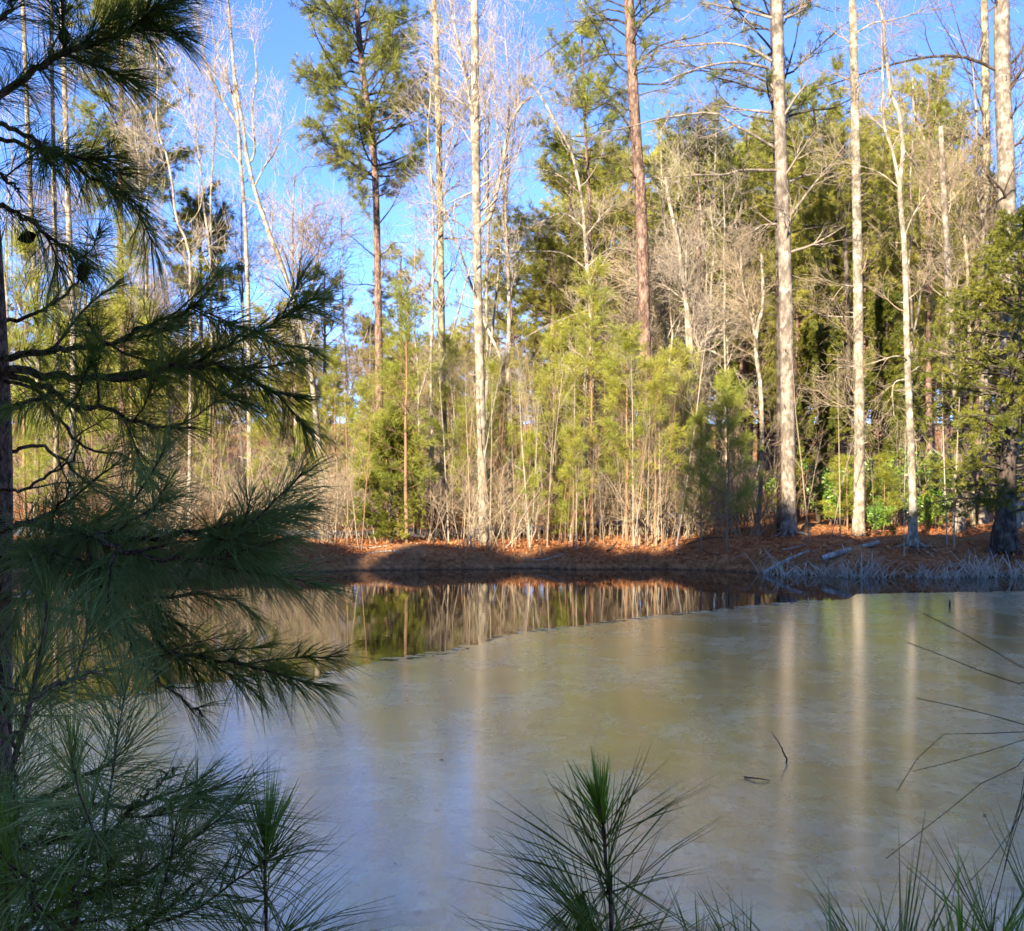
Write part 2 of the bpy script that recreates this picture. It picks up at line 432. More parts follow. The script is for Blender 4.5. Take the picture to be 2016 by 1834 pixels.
def ice_mat():
    m, nt, out = new_mat('ice')
    tc = nt.nodes.new('ShaderNodeTexCoord')
    def noise(scale, sx, sy, det, rough=0.55):
        mp = nt.nodes.new('ShaderNodeMapping'); mp.inputs['Scale'].default_value = (sx, sy, 1)
        nt.links.new(tc.outputs['Object'], mp.inputs['Vector'])
        n = node(nt, 'ShaderNodeTexNoise'); n.inputs['Scale'].default_value = scale; n.inputs['Detail'].default_value = det; n.inputs['Roughness'].default_value = rough
        nt.links.new(mp.outputs[0], n.inputs['Vector'])
        return n
    big = noise(0.30, 1, 0.7, 3)
    mid = noise(1.1, 1.2, 0.6, 5, 0.62)
    fine = noise(9.0, 1.5, 0.55, 6, 0.72)
    crys = noise(22.0, 1.4, 0.6, 3, 0.6)
    def ma(a, k, b):
        n = node(nt, 'ShaderNodeMath', operation='MULTIPLY_ADD'); n.inputs[1].default_value = k
        nt.links.new(a, n.inputs[0])
        if isinstance(b, float): n.inputs[2].default_value = b
        else: nt.links.new(b, n.inputs[2])
        return n.outputs[0]
    # cloudy patches: frosted pale ice and clearer olive ice, broken up by fine frost
    h = ma(mid.outputs['Fac'], 0.55, big.outputs['Fac'])
    h2 = ma(fine.outputs['Fac'], 0.35, h)
    r = ramp(nt, [(0.74, (0.16, 0.145, 0.04)), (0.88, (0.30, 0.275, 0.095)), (1.0, (0.40, 0.37, 0.165)), (1.12, (0.54, 0.51, 0.29))])
    sc_ = ma(h2, 0.85, 0.0); nt.links.new(h2, r.inputs[0])
    r.color_ramp.elements[0].position = 0.66; r.color_ramp.elements[1].position = 0.80; r.color_ramp.elements[2].position = 0.92; r.color_ramp.elements[3].position = 1.0
    col = r.outputs[0]
    def over(col, fac, c):
        mx = nt.nodes.new('ShaderNodeMix'); mx.data_type = 'RGBA'
        nt.links.new(fac, mx.inputs[0]); nt.links.new(col, mx.inputs[6]); mx.inputs[7].default_value = (*c, 1)
        return mx.outputs[2]
    def mul(a, b):
        n = node(nt, 'ShaderNodeMath', operation='MULTIPLY'); nt.links.new(a, n.inputs[0]); nt.links.new(b, n.inputs[1]); return n.outputs[0]
    # dark specks and short slits frozen in
    dist = nt.nodes.new('ShaderNodeMix'); dist.data_type = 'VECTOR'; dist.inputs[0].default_value = 0.10
    nt.links.new(tc.outputs['Object'], dist.inputs[4]); nt.links.new(fine.outputs['Color'], dist.inputs[5])
    mpv = nt.nodes.new('ShaderNodeMapping'); mpv.inputs['Scale'].default_value = (1.0, 0.8, 1)
    nt.links.new(dist.outputs[1], mpv.inputs['Vector'])
    vo = node(nt, 'ShaderNodeTexVoronoi'); vo.inputs['Scale'].default_value = 7.5
    nt.links.new(mpv.outputs[0], vo.inputs['Vector'])
    rv = ramp(nt, [(0.12, (1, 1, 1)), (0.26, (0, 0, 0))]); nt.links.new(vo.outputs['Distance'], rv.inputs[0])
    rm = ramp(nt, [(0.44, (0, 0, 0)), (0.58, (0.75, 0.75, 0.75))]); nt.links.new(mid.outputs['Fac'], rm.inputs[0])
    col = over(col, mul(rv.outputs[0], rm.outputs[0]), (0.07, 0.055, 0.03))
    # mosaic of small frozen plates, each a little lighter or darker
    vp = node(nt, 'ShaderNodeTexVoronoi'); vp.inputs['Scale'].default_value = 5.0
    nt.links.new(dist.outputs[1], vp.inputs['Vector'])
    sx_ = nt.nodes.new('ShaderNodeSeparateColor'); nt.links.new(vp.outputs['Color'], sx_.inputs[0])
    rp = ramp(nt, [(0.0, (0.72, 0.72, 0.72)), (1.0, (1.28, 1.28, 1.28))]); nt.links.new(sx_.outputs[0], rp.inputs[0])
    mm_ = nt.nodes.new('ShaderNodeMix'); mm_.data_type = 'RGBA'; mm_.blend_type = 'MULTIPLY'; mm_.inputs[0].default_value = 1.0
    nt.links.new(col, mm_.inputs[6]); nt.links.new(rp.outputs[0], mm_.inputs[7]); col = mm_.outputs[2]
    # pale hairline cracks and frost flowers
    ve = node(nt, 'ShaderNodeTexVoronoi', feature='DISTANCE_TO_EDGE'); ve.inputs['Scale'].default_value = 1.3
    nt.links.new(dist.outputs[1], ve.inputs['Vector'])
    rc = ramp(nt, [(0.0, (0.8, 0.8, 0.8)), (0.022, (0, 0, 0))]); nt.links.new(ve.outputs['Distance'], rc.inputs[0])
    rc2 = ramp(nt, [(0.5, (0, 0, 0)), (0.62, (1, 1, 1))]); nt.links.new(big.outputs['Fac'], rc2.inputs[0])
    col = over(col, mul(rc.outputs[0], rc2.outputs[0]), (0.5, 0.48, 0.42))
    rf = ramp(nt, [(0.57, (0, 0, 0)), (0.68, (0.8, 0.8, 0.8))]); nt.links.new(crys.outputs['Fac'], rf.inputs[0])
    rf2 = ramp(nt, [(0.48, (0, 0, 0)), (0.6, (1, 1, 1))]); nt.links.new(fine.outputs['Fac'], rf2.inputs[0])
    col = over(col, mul(rf.outputs[0], rf2.outputs[0]), (0.58, 0.55, 0.48))
    b = nt.nodes.new('ShaderNodeBsdfPrincipled')
    nt.links.new(col, b.inputs['Base Color'])
    b.inputs['IOR'].default_value = 1.9
    b.inputs['Coat Weight'].default_value = 1.0; b.inputs['Coat Roughness'].default_value = 0.15; b.inputs['Coat IOR'].default_value = 1.6
    rr = node(nt, 'ShaderNodeMapRange'); rr.inputs[1].default_value = 0.35; rr.inputs[2].default_value = 0.65; rr.inputs[3].default_value = 0.17; rr.inputs[4].default_value = 0.34
    nt.links.new(mid.outputs['Fac'], rr.inputs[0]); nt.links.new(rr.outputs[0], b.inputs['Roughness'])
    hh = ma(mid.outputs['Fac'], 2.0, ma(crys.outputs['Fac'], 0.35, fine.outputs['Fac']))
    bp = nt.nodes.new('ShaderNodeBump'); bp.inputs['Distance'].default_value = 0.012; bp.inputs['Strength'].default_value = 0.9
    nt.links.new(hh, bp.inputs['Height']); nt.links.new(bp.outputs[0], b.inputs['Normal'])
    nt.links.new(b.outputs[0], out.inputs['Surface'])
    return m
M['ice'] = ice_mat()

def plain_mat(name, c, rough=0.85, scale=6.0, var=0.25):
    m, nt, out = new_mat(name)
    tc = nt.nodes.new('ShaderNodeTexCoord')
    n1 = node(nt, 'ShaderNodeTexNoise'); n1.inputs['Scale'].default_value = scale; n1.inputs['Detail'].default_value = 4
    nt.links.new(tc.outputs['Object'], n1.inputs['Vector'])
    r = ramp(nt, [(0.3, tuple(x * (1 - var) for x in c)), (0.7, tuple(min(1, x * (1 + var)) for x in c))])
    nt.links.new(n1.outputs['Fac'], r.inputs[0])
    b = nt.nodes.new('ShaderNodeBsdfPrincipled'); b.inputs['Roughness'].default_value = rough
    nt.links.new(r.outputs[0], b.inputs['Base Color']); nt.links.new(b.outputs[0], out.inputs['Surface'])
    return m
M['asphalt'] = plain_mat('asphalt', (0.16, 0.165, 0.18))
M['line'] = plain_mat('line', (0.7, 0.68, 0.6))

# ------------------------------------------------------------------ terrain
_wl = [(-900, 1124), (-400, 1126), (0, 1128), (300, 1128), (640, 1127), (800, 1121), (1000, 1120), (1150, 1122), (1300, 1119), (1450, 1126),
       (1520, 1131), (1700, 1133), (2016, 1136), (2500, 1138)]
_wX = np.array([(x - 1008) * EYE / (y - HOR) for x, y in _wl]); _wY = np.array([EYE * F / (y - HOR) for x, y in _wl])

def yw(x):
    x = np.asarray(x, float)
    return np.interp(x, _wX, _wY) + 0.22 * np.sin(x * 1.1 + 0.6) + 0.12 * np.sin(x * 2.7) + 0.06 * np.sin(x * 6.1 + 2)

def gz(x, y):
    x = np.asarray(x, float); y = np.asarray(y, float)
    s = y - yw(x)
    Zb = np.interp(x, [-10, 1, 5, 9, 16], [0.46, 0.50, 0.66, 0.86, 0.95])
    tau = np.interp(x, [-10, 1, 5, 9, 16], [0.75, 0.85, 1.3, 1.8, 1.9])
    bank = Zb * (1 - np.exp(-np.maximum(s, 0) / tau)) + 0.06 * smoothstep(0, 0.08, s)
    bank += 0.07 * smoothstep(0.3, 1.0, s) * (np.sin(x * 1.9 + y * 0.7) * np.sin(y * 1.3 - x * 0.4))
    bank += (1.0 - Zb) * smoothstep(6, 20, s)
    hill = 11.0 * smoothstep(62, 190, y)
    far = bank + hill
    near = 0.72 - 1.3 * smoothstep(1.2, 5.2, y) 
    bed = np.full_like(x + y, -0.6)
    wet = smoothstep(-0.6, 0.02, s)
    z = np.where(y > 15, bed * (1 - wet) + np.where(s > 0, far, 0.0) * wet, near)
    side = smoothstep(34, 42, np.abs(x)) * (1 - smoothstep(24, 34, y)) * smoothstep(2, 6, y)
    return z + side * 1.6

xs = np.concatenate([np.array([-600, -300, -180, -120, -90, -70]), np.arange(-55, -18, 1.0), np.arange(-18, 18.01, 0.16), np.arange(19, 56, 1.0), np.array([70, 90, 120, 180, 300, 600])])
ys = np.concatenate([np.array([-300, -120, -60, -30, -15, -8, -4]), np.arange(-2, 6.1, 0.5), np.arange(7, 25, 2.0), np.arange(25.5, 27.5, 0.4), np.arange(27.5, 36, 0.11), np.arange(36.5, 70, 1.0),
                     np.arange(72, 200, 5.0), np.array([230, 300, 450, 800, 1500])])
XX, YY = np.meshgrid(xs, ys)
ZZ = gz(XX, YY)
fine = (YY > 27.5) & (YY < 36) & (ZZ > 0.05)
def lumps(shape, cell, amp):
    g = rng.normal(0, 1, (shape[0] // cell + 3, shape[1] // cell + 3))
    a = np.linspace(0, g.shape[0] - 2.001, shape[0]); b = np.linspace(0, g.shape[1] - 2.001, shape[1])
    i, j = a.astype(int), b.astype(int); u = (a - i)[:, None]; w = (b - j)[None]
    u = u * u * (3 - 2 * u); w = w * w * (3 - 2 * w)
    return amp * ((g[i][:, j] * (1 - u) + g[i + 1][:, j] * u) * (1 - w) + (g[i][:, j + 1] * (1 - u) + g[i + 1][:, j + 1] * u) * w)
LUMP = lumps(ZZ.shape, 4, 0.045) + lumps(ZZ.shape, 8, 0.05)
ZZ = ZZ + np.where(fine, rng.normal(0, 0.014, ZZ.shape) + LUMP * smoothstep(0.05, 0.3, ZZ), 0)
mb = MB()
nx, ny = len(xs), len(ys)
ii, jj = np.meshgrid(np.arange(ny - 1), np.arange(nx - 1), indexing='ij')
b0 = (ii * nx + jj).ravel()
mb.add(np.stack([XX, YY, ZZ], -1).reshape(-1, 3), np.stack([b0, b0 + 1, b0 + nx + 1, b0 + nx], -1))
tag(mb.build('ground', M['ground']), 'rust brown leaf covered ground and bank round the pond', 'ground', kind='structure')

mb = MB()
mb.add([(-50, 1, 0), (50, 1, 0), (50, 34, 0), (-50, 34, 0)], [(0, 1, 2, 3)])
tag(mb.build('water', M['water']), 'dark open pond water mirroring the trees', 'water', kind='structure')

# ice sheet with its melting far edge
edge = [(-1500, 1290), (-500, 1400), (0, 1400), (200, 1385), (310, 1370), (420, 1352), (560, 1340), (640, 1333), (700, 1316), (760, 1306), (840, 1296), (900, 1286), (950, 1268), (1000, 1252), (1100, 1240),
        (1200, 1228), (1320, 1215), (1420, 1203), (1500, 1196), (1600, 1188), (1670, 1181), (1690, 1172), (1800, 1169), (1950, 1167), (2100, 1166), (3200, 1172)]
ep = np.array([((x - 1008) * EYE / (y - HOR), EYE * F / (y - HOR)) for x, y in edge])
ex = np.linspace(-46, 46, 1400)
order = np.argsort(ep[:, 0])
ey = np.interp(ex, ep[order, 0], ep[order, 1])
w = np.convolve(rng.normal(0, 1, 1500), np.ones(25) / 25, 'same')[:1400] * 0.22 + np.convolve(rng.normal(0, 1, 1500), np.ones(6) / 6, 'same')[:1400] * 0.05
ey = np.minimum(ey - 0.35 * np.maximum(0, np.sin(ex * 2.1) + 0.6 * np.sin(ex * 5.3 + 1) - 0.7) * np.clip(1 - (ex + 2) / 8, 0, 1) + (w + np.abs(rng.normal(0, 0.05, 1400))) * np.clip(ey / 18, 0.3, 1.2), 27.5)
mb = MB()
n = len(ex)
top = np.stack([ex, ey, np.full(n, 0.012)], -1); low = np.stack([ex, ey + 0.01, np.full(n, 0.003)], -1)
nr = np.stack([ex, np.full(n, 2.0), np.full(n, 0.012)], -1)
i = np.arange(n - 1)
mb.add(np.vstack([nr, top, low]), np.vstack([np.stack([i, i + 1, n + i + 1, n + i], -1), np.stack([n + i, n + i + 1, 2 * n + i + 1, 2 * n + i], -1)]))
tag(mb.build('ice', M['ice'], smooth=False), 'thin cloudy sheet of ice over the near part of the pond', 'ice', kind='structure')

# thin broken plates of ice drifting along the margin
mb = MB()
for _ in range(260):
    cx = U(-9, 6); cy = float(np.interp(cx, ex, ey)) + abs(rng.normal(0, 0.16)) + 0.04
    k = rng.integers(5, 8); a = np.sort(U(0, 6.28, k)); rr_ = U(0.03, 0.16) * U(0.6, 1.2, k)
    up = np.stack([cx + rr_ * np.cos(a) * 1.5, cy + rr_ * np.sin(a), np.full(k, U(0.006, 0.012))], -1)
    lo = up - np.array([0, 0, 0.004])
    mb.add(np.vstack([up, up.mean(0)[None], lo]), [(i, k + 1 + i, k + 1 + (i + 1) % k, (i + 1) % k) for i in range(k)], [(i, (i + 1) % k, k) for i in range(k)])
tag(mb.build('ice_fragments', M['ice'], smooth=False), 'small broken plates of thin ice along the melting edge', 'ice', kind='stuff')

# leaf scraps and needles frozen into the ice
mb = MB()
N = 420
cx = U(-12, 12, N); cyy = U(5.5, 24, N)
far_ = rng.random(N) < 0.4
cyy[far_] = np.interp(cx[far_], ex, ey) - np.abs(rng.normal(0, 0.5, far_.sum())) - 0.05
ok = cyy < np.interp(cx, ex, ey) - 0.03
c = np.stack([cx, cyy, np.full(N, 0.016)], -1)[ok]; N = len(c)
a = U(0, 6.28, N); dl = np.stack([np.cos(a), np.sin(a), U(-0.02, 0.25, N)], -1); dw = np.stack([-np.sin(a), np.cos(a), U(-0.1, 0.1, N)], -1)
l = U(0.012, 0.035, N)[:, None]; w = l * U(0.1, 0.55, N)[:, None]
v = np.stack([c - dl * l * 0.2, c + dl * l * 0.5 + dw * w, c + dl * l * 1.2, c + dl * l * 0.5 - dw * w], 1).reshape(-1, 3)
k = np.arange(N) * 4
mb.add(v, np.stack([k, k + 1, k + 2, k + 3], -1))
tag(mb.build('ice_debris', M['dry_blade'], smooth=False), 'dark leaf scraps and needles frozen into the ice', 'debris', kind='stuff')

# road beyond the trees
mb = MB()
rx = np.linspace(-90, 90, 361)
def road_y(x): return np.interp(x, [-90, -25, -6, -1, 5, 11, 20, 40, 90], [52, 40, 37.2, 38.2, 43.5, 49, 55, 60, 66])
def strip(mb, off0, off1, dz):
    a = np.stack([rx, road_y(rx) + off0, gz(rx, road_y(rx) + off0) + dz], -1); b = np.stack([rx, road_y(rx) + off1, gz(rx, road_y(rx) + off1) + dz], -1)
    n = len(rx); i = np.arange(n - 1)
    mb.add(np.vstack([a, b]), np.stack([i, i + 1, n + i + 1, n + i], -1))
strip(mb, -1.5, 1.5, 0.09)
tag(mb.build('path', M['asphalt']), 'grey paved path winding behind the bank trees', 'path', kind='structure')

# ------------------------------------------------------------------ leaf litter, dry grass (uncountable)
def litter():
    mb = MB()
    N = 26000
    x = U(-16, 17, N); s = np.abs(rng.normal(0, 3.0, N)) + 0.1
    y = yw(x) + s
    z = gz(x, y) + U(0.005, 0.09, N)
    c = np.stack([x, y, z], -1)
    a = nrm(np.stack([rng.normal(size=N), rng.normal(size=N), rng.normal(0, 0.45, N)], -1))
    b = nrm(np.cross(a, nrm(np.stack([rng.normal(0, 0.4, N), rng.normal(0, 0.4, N), np.ones(N)], -1))))
    l = U(0.03, 0.075, N)[:, None]; w = U(0.012, 0.035, N)[:, None]
    straw = rng.random(N) < 0.45
    l[straw] *= 1.8; w[straw] = 0.005
    curl = np.zeros((N, 3)); curl[:, 2] = U(0.0, 0.025, N)
    v = np.stack([c - a * l + curl, c + b * w, c + a * l + curl, c - b * w], 1).reshape(-1, 3)
    k = np.arange(N) * 4
    mb.add(v, np.stack([k, k + 1, k + 2, k + 3], -1))
    tag(mb.build('leaf_litter', M['litter'], smooth=False), 'fallen brown leaves and rust pine straw covering the far bank', 'leaf litter', kind='stuff')
litter()

def blades(mb, base, d, L, r, droop=0.3, kink=False):
    N = len(base)
    t = np.array([0, 0.35, 0.7, 1.0])
    pts = base[:, None] + d[:, None] * (L[:, None, None] * t[None, :, None])
    dr = np.zeros((N, 4, 3)); dr[:, :, 2] = -droop * L[:, None] * (t ** 2)[None]
    pts = pts + dr
    if kink:
        kk = rng.random(N) < 0.5
        sd = nrm(np.stack([rng.normal(size=N), rng.normal(size=N), -U(0.5, 1.5, N)], -1))
        pts[kk, 3] = pts[kk, 2] + sd[kk] * (L[kk] * U(0.2, 0.5, kk.sum()))[:, None]
    tubes(mb, pts, r[:, None] * np.array([1, 0.9, 0.65, 0.2])[None], 3)

def dry_grass():
    mb = MB()
    N = 5200
    x = U(-15, 16, N); s = np.where(rng.random(N) < 0.65, U(0.0, 0.5, N), U(0.5, 6, N))
    keep = (np.sin(x * 2.3) + np.sin(x * 5.1 + 1) + rng.normal(0, 0.8, N)) > -0.3
    x, s = x[keep], s[keep]; N = len(x)
    y = yw(x) + s
    base = np.stack([x, y, gz(x, y) - 0.01], -1)
    d = nrm(np.stack([rng.normal(0, 0.5, N), rng.normal(-0.25, 0.5, N), U(0.5, 1.2, N)], -1))
    blades(mb, base, d, U(0.12, 0.42, N), U(0.002, 0.0045, N), 0.4, True)
    tag(mb.build('dry_grass', M['straw'], smooth=False), 'straw coloured dead grass hanging along the edge of the bank', 'grass', kind='stuff')
dry_grass()

# ------------------------------------------------------------------ foliage primitives
def tufts(mb, pos, d, n, L, w, a0=0.15, a1=1.2, droop=0.1, back=0.12):
    """n flat needles round each shoot end"""
    K = len(pos)
    if K == 0: return
    idx = np.repeat(np.arange(K), n)
    N = len(idx)
    D = d[idx]
    a = U(a0, a1, N)[:, None]
    nd = nrm(np.cos(a) * D + np.sin(a) * perp(D))
    base = pos[idx] - D * (U(0, back, N))[:, None]
    ln = (L * U(0.7, 1.15, N))[:, None]
    side = perp(nd)
    mid = base + nd * ln * 0.55
    tip = base + nd * ln + np.array([0, 0, -1]) * (droop * ln)
    ww = w * U(0.7, 1.3, N)[:, None]
    v = np.stack([base, mid + side * ww, tip, mid - side * ww], 1).reshape(-1, 3)
    k = np.arange(N) * 4
    mb.add(v, np.stack([k, k + 1, k + 2, k + 3], -1))

def leaves(mb, pos, size, up=0.3):
    N = len(pos)
    a = nrm(rng.normal(size=(N, 3))); b = perp(a)
    l = (size * U(0.6, 1.3, N))[:, None]
    v = np.stack([pos - a * l, pos + b * l * 0.45, pos + a * l, pos - b * l * 0.45], 1).reshape(-1, 3)
    k = np.arange(N) * 4
    mb.add(v, np.stack([k, k + 1, k + 2, k + 3], -1))

def pine_crown(wood, leaf, trunkP, trunkR, t0, t1, n1, L1, rise=0.05, n2=9, tuft_n=18, tuft_l=0.22, tuft_w=0.008, gaps=0.25, prof=None, twigk=3, per=3, dead=0):
    """crown of a tall loblolly-like pine: limbs in loose whorls, side shoots, needle tufts"""
    Pn, Rn = trunkP[None], trunkR[None]
    t = np.sort(U(t0, t1, n1)); u = (t - t0) / (t1 - t0)
    if prof is None:
        prof = lambda u: 0.45 + 0.75 * np.sin(np.pi * np.clip(u * 0.9 + 0.12, 0, 1))
    p, T, r = at(Pn, Rn, np.zeros(n1, int), t)
    ang = np.arange(n1) * 2.399 + rng.normal(0, 0.5, n1)
    d = nrm(perp(T, ang) + Z3 * (U(-0.1, 0.45, n1) + 0.5 * u)[:, None])
    ln = L1 * prof(u) * U(0.55, 1.15, n1)
    m = 6
    B = np.zeros((n1, m, 3)); B[:, 0] = p
    dd = d.copy()
    for i in range(1, m):
        B[:, i] = B[:, i - 1] + dd * (ln / (m - 1))[:, None]
        dd = nrm(dd + Z3 * rise + rng.normal(0, 0.16, (n1, 3)))
    R = np.minimum(r * 0.45, 0.008 + 0.011 * ln)[:, None] * np.linspace(1, 0.3, m)[None]
    tubes(wood, B, R, 4)
    C, CR, ct = grow(B, R, n2, 0.22, 1.0, 0.45, 1.15, (0.22 * L1, 0.5 * L1), 4, 0.12, 0.2, 0.6, 0.016, 0.4, lt=0.45)
    keep = rng.random(len(C)) > gaps * 0.6
    C, CR = C[keep], CR[keep]
    tubes(wood, C, CR, twigk)
    K = len(C)
    idx = np.repeat(np.arange(K), per)
    tt = np.tile(np.linspace(0.3, 0.999, per), K)
    pp, TT, _ = at(C, CR, idx, tt)
    pp = pp + rng.normal(0, 0.05, pp.shape)
    bp, bT, _ = at(B, R, np.arange(n1), np.full(n1, 0.999))
    pp = np.vstack([pp, bp]); TT = nrm(np.vstack([TT, bT]) + Z3 * 0.35)
    tufts(leaf, pp, TT, tuft_n, tuft_l, tuft_w)
    if dead:
        Dd, DR, _ = grow(Pn, Rn, dead, max(0.25, t0 - 0.35), t0, 1.1, 1.7, (0.4 * L1, 1.0 * L1), 5, 0.0, 0.2, 0.3, 0.025, 0.2)
        tubes(wood, Dd, DR, 4)
        E, ER, _ = grow(Dd, DR, 3, 0.3, 1, 0.5, 1.0, (0.2, 0.5), 3, 0.0, 0.2, 0.6)
        tubes(wood, E, ER, 3)

def taper(n, r0, r1, flare=0.0, p=1.0):
    t = np.linspace(0, 1, n)
    return r0 + (r1 - r0) * t ** p + flare * np.exp(-t * n * 0.7)

def wobble(pts, amp):
    n = len(pts)
    w = np.stack([np.convolve(rng.normal(0, 1, n + 6), np.ones(5) / 5, 'valid')[:n] for _ in range(3)], -1) * amp
    w[0] = 0; w[:, 2] = 0
    return pts + w

def bare_limbs(mb, B, R, dens=1.0, fine=True, up=0.08, lens=(0.9, 0.5, 0.28)):
    lens = tuple(l * k for l, k in zip(lens, (1.15, 1.3, 1.35)))
    """twigs, twiglets on given limbs"""
    n = max(1, int(7 * dens))
    C, CR, _ = grow(B, R, n, 0.2, 1.0, 0.35, 0.95, (lens[0] * 0.5, lens[0] * 1.3), 5, up, 0.16, 0.6, 0.022, 0.3, lt=0.4)
    tubes(mb, C, CR, 4)
    D, DR, _ = grow(C, CR, max(1, int(5 * dens)), 0.2, 1.0, 0.35, 0.9, (lens[1] * 0.5, lens[1] * 1.3), 4, up, 0.18, 0.65, 0.010, 0.35, lt=0.3)
    DR = np.maximum(DR, 0.0042)
    tubes(mb, D, DR, 3)
    if fine:
        E, ER, _ = grow(D, DR, 2, 0.25, 1.0, 0.35, 0.9, (lens[2] * 0.5, lens[2] * 1.3), 3, up, 0.18, 0.7, 0.006, 0.5)
        ER = np.maximum(ER, 0.0032)
        tubes(mb, E, ER, 3)

def ground_at(x, Y):
    X = (x - 1008) / F * Y
    return np.array([X, Y, float(gz(X, Y))])

# ------------------------------------------------------------------ prototypes (local coordinates, base at the origin)
def proto_young_pine(h, rad, mat='needle_young', seed_dense=1.0, clear=0.25):
    wood, leaf = MB(), MB()
    n = 14
    pts = np.zeros((n, 3)); pts[:, 2] = np.linspace(0, h, n)
    pts = wobble(pts, 0.03 * h / 5)
    tubes(wood, pts, taper(n, 0.007 * h + 0.006, 0.006), 6)
    Pn, Rn = pts[None], taper(n, 0.007 * h + 0.006, 0.006)[None]
    whorls = int(h / 0.42)
    B = []
    for wv in range(whorls):
        t = clear + (0.985 - clear) * (wv + 0.5) / whorls
        k = rng.integers(4, 7)
        for q in range(k):
            u = (t - clear) / (1 - clear)
            if rng.random() < 0.2: continue
            L = rad * (1.1 - 0.85 * u) * U(0.65, 1.15) * (0.65 + 0.35 * min(1, u * 5))
            a = U(0, 2 * np.pi)
            p, T, r = at(Pn, Rn, np.array([0]), np.array([np.clip(t + U(-0.015, 0.015), 0, 0.99)]))
            d = nrm(np.array([math.cos(a), math.sin(a), 0.35 + 0.8 * u]))
            br = [p[0]]
            for s in range(4):
                br.append(br[-1] + d * L / 4)
                d = nrm(d + Z3 * 0.14 + rng.normal(0, 0.1, 3))
            B.append(br)
    B = np.array(B); K = len(B)
    R = np.tile(np.linspace(0.009, 0.003, 5) * (h / 5) ** 0.5, (K, 1))
    tubes(wood, B, R, 3)
    C, CR, _ = grow(B, R, 4, 0.3, 0.95, 0.4, 0.9, (0.18 * rad, 0.45 * rad), 3, 0.2, 0.1, 0.7)
    tubes(wood, C, CR, 3)
    pos, dr = [], []
    for t in (0.55, 0.8, 0.999):
        a, b, _ = at(B, R, np.arange(K), np.full(K, t)); pos.append(a); dr.append(b)
    a, b, _ = at(C, CR, np.arange(len(C)), np.full(len(C), 0.6)); pos.append(a); dr.append(b)
    a, b, _ = at(C, CR, np.arange(len(C)), np.full(len(C), 0.999)); pos.append(a); dr.append(b)
    tp, tT, _ = at(Pn, Rn, np.zeros(6, int), np.linspace(0.9, 0.999, 6)); pos.append(tp); dr.append(tT)
    pos = np.vstack(pos); dr = nrm(np.vstack(dr) + Z3 * 0.25)
    keep = rng.random(len(pos)) < 0.62 * seed_dense
    tufts(leaf, pos[keep], dr[keep], 26, 0.25, 0.0042, 0.1, 1.35, 0.14)
    return wood.mesh('trunk', M['twig_red'], True), leaf.mesh('crown', M[mat], False)

def proto_tall_pine(h, crown0, L1, n1=44, mat='needle_far', tn=26, tw=0.008, tl=0.25, r0=0.16, dead=8, lean=0.0, gaps=0.12):
    wood, leaf = MB(), MB()
    n = 16
    pts = np.zeros((n, 3)); pts[:, 2] = np.linspace(0, h, n); pts[:, 0] = lean * np.linspace(0, 1, n) ** 2
    pts = wobble(pts, 0.06)
    R = taper(n, r0, 0.03, r0 * 0.35)
    tubes(wood, pts, R, 8)
    pine_crown(wood, leaf, pts, R, crown0, 0.99, n1, L1, 0.09, 9, tn, tl, tw, gaps, dead=dead)
    return wood.mesh('trunk', M['bark_pine'], True), leaf.mesh('crown', M[mat], False)

def proto_hardwood(h, r0=0.09, mat='twig_tan', crown0=0.35, L1=1.8, n1=22, forks=1, up=0.12, bark='bark_pale', dens=0.75, amp=0.12):
    wood, tw = MB(), MB()
    n = 14
    stems = []
    base = np.zeros((n, 3)); base[:, 2] = np.linspace(0, h, n)
    base = wobble(base, amp); base[:, 0] += U(-0.6, 0.6) * np.linspace(0, 1, n) ** 1.5
    stems.append((base, taper(n, r0, 0.012, r0 * 0.3)))
    for f in range(forks):
        k = rng.integers(4, 8)
        d = nrm(np.array([rng.normal(0, 0.22), rng.normal(0, 0.22), 1.0]))
        L = (h - base[k, 2]) * U(0.75, 0.95)
        p = base[k] + np.linspace(0, 1, n)[:, None] * d * L
        p = p + np.linspace(0, 1, n)[:, None] ** 0.5 * np.array([d[0], d[1], 0]) * 0.5
        stems.append((wobble(p, amp * 0.8), taper(n, r0 * 0.55, 0.01)))
    for p, r in stems:
        tubes(wood, p, r, 7)
    Pn = np.array([s[0] for s in stems]); Rn = np.array([s[1] for s in stems])
    B, R, _ = grow(Pn, Rn, n1, crown0, 0.98, 0.5, 1.15, (L1 * 0.45, L1 * 1.15), 6, up, 0.15, 0.45, 0.035, 0.25, lt=0.55)
    tubes(wood, B, R, 5)
    bare_limbs(tw, B, R, dens, True, up * 0.8, (0.42 * L1, 0.25 * L1, 0.15 * L1))
    return wood.mesh('trunk', M[bark], True), tw.mesh('crown', M[mat], False)

def proto_sapling(h, mat='twig_tan'):
    wood = MB(); tw = wood
    n = 9
    p = np.zeros((n, 3)); p[:, 2] = np.linspace(0, h, n)
    p[:, 0] += U(-0.35, 0.35) * h * 0.2 * np.linspace(0, 1, n) ** 1.4
    p = wobble(p, 0.035)
    R = taper(n, 0.011 + 0.0022 * h, 0.004)
    tubes(wood, p, R, 5)
    B, BR, _ = grow(p[None], R[None], 12, 0.3, 0.98, 0.4, 0.95, (0.12 * h, 0.3 * h), 5, 0.14, 0.14, 0.6, 0.012, 0.3, lt=0.5)
    tubes(tw, B, BR, 3)
    C, CR, _ = grow(B, BR, 5, 0.2, 1, 0.4, 0.9, (0.04 * h, 0.11 * h), 3, 0.1, 0.15, 0.7)
    tubes(tw, C, np.maximum(CR, 0.002), 3)
    return (wood.mesh('stem', M[mat], True),)

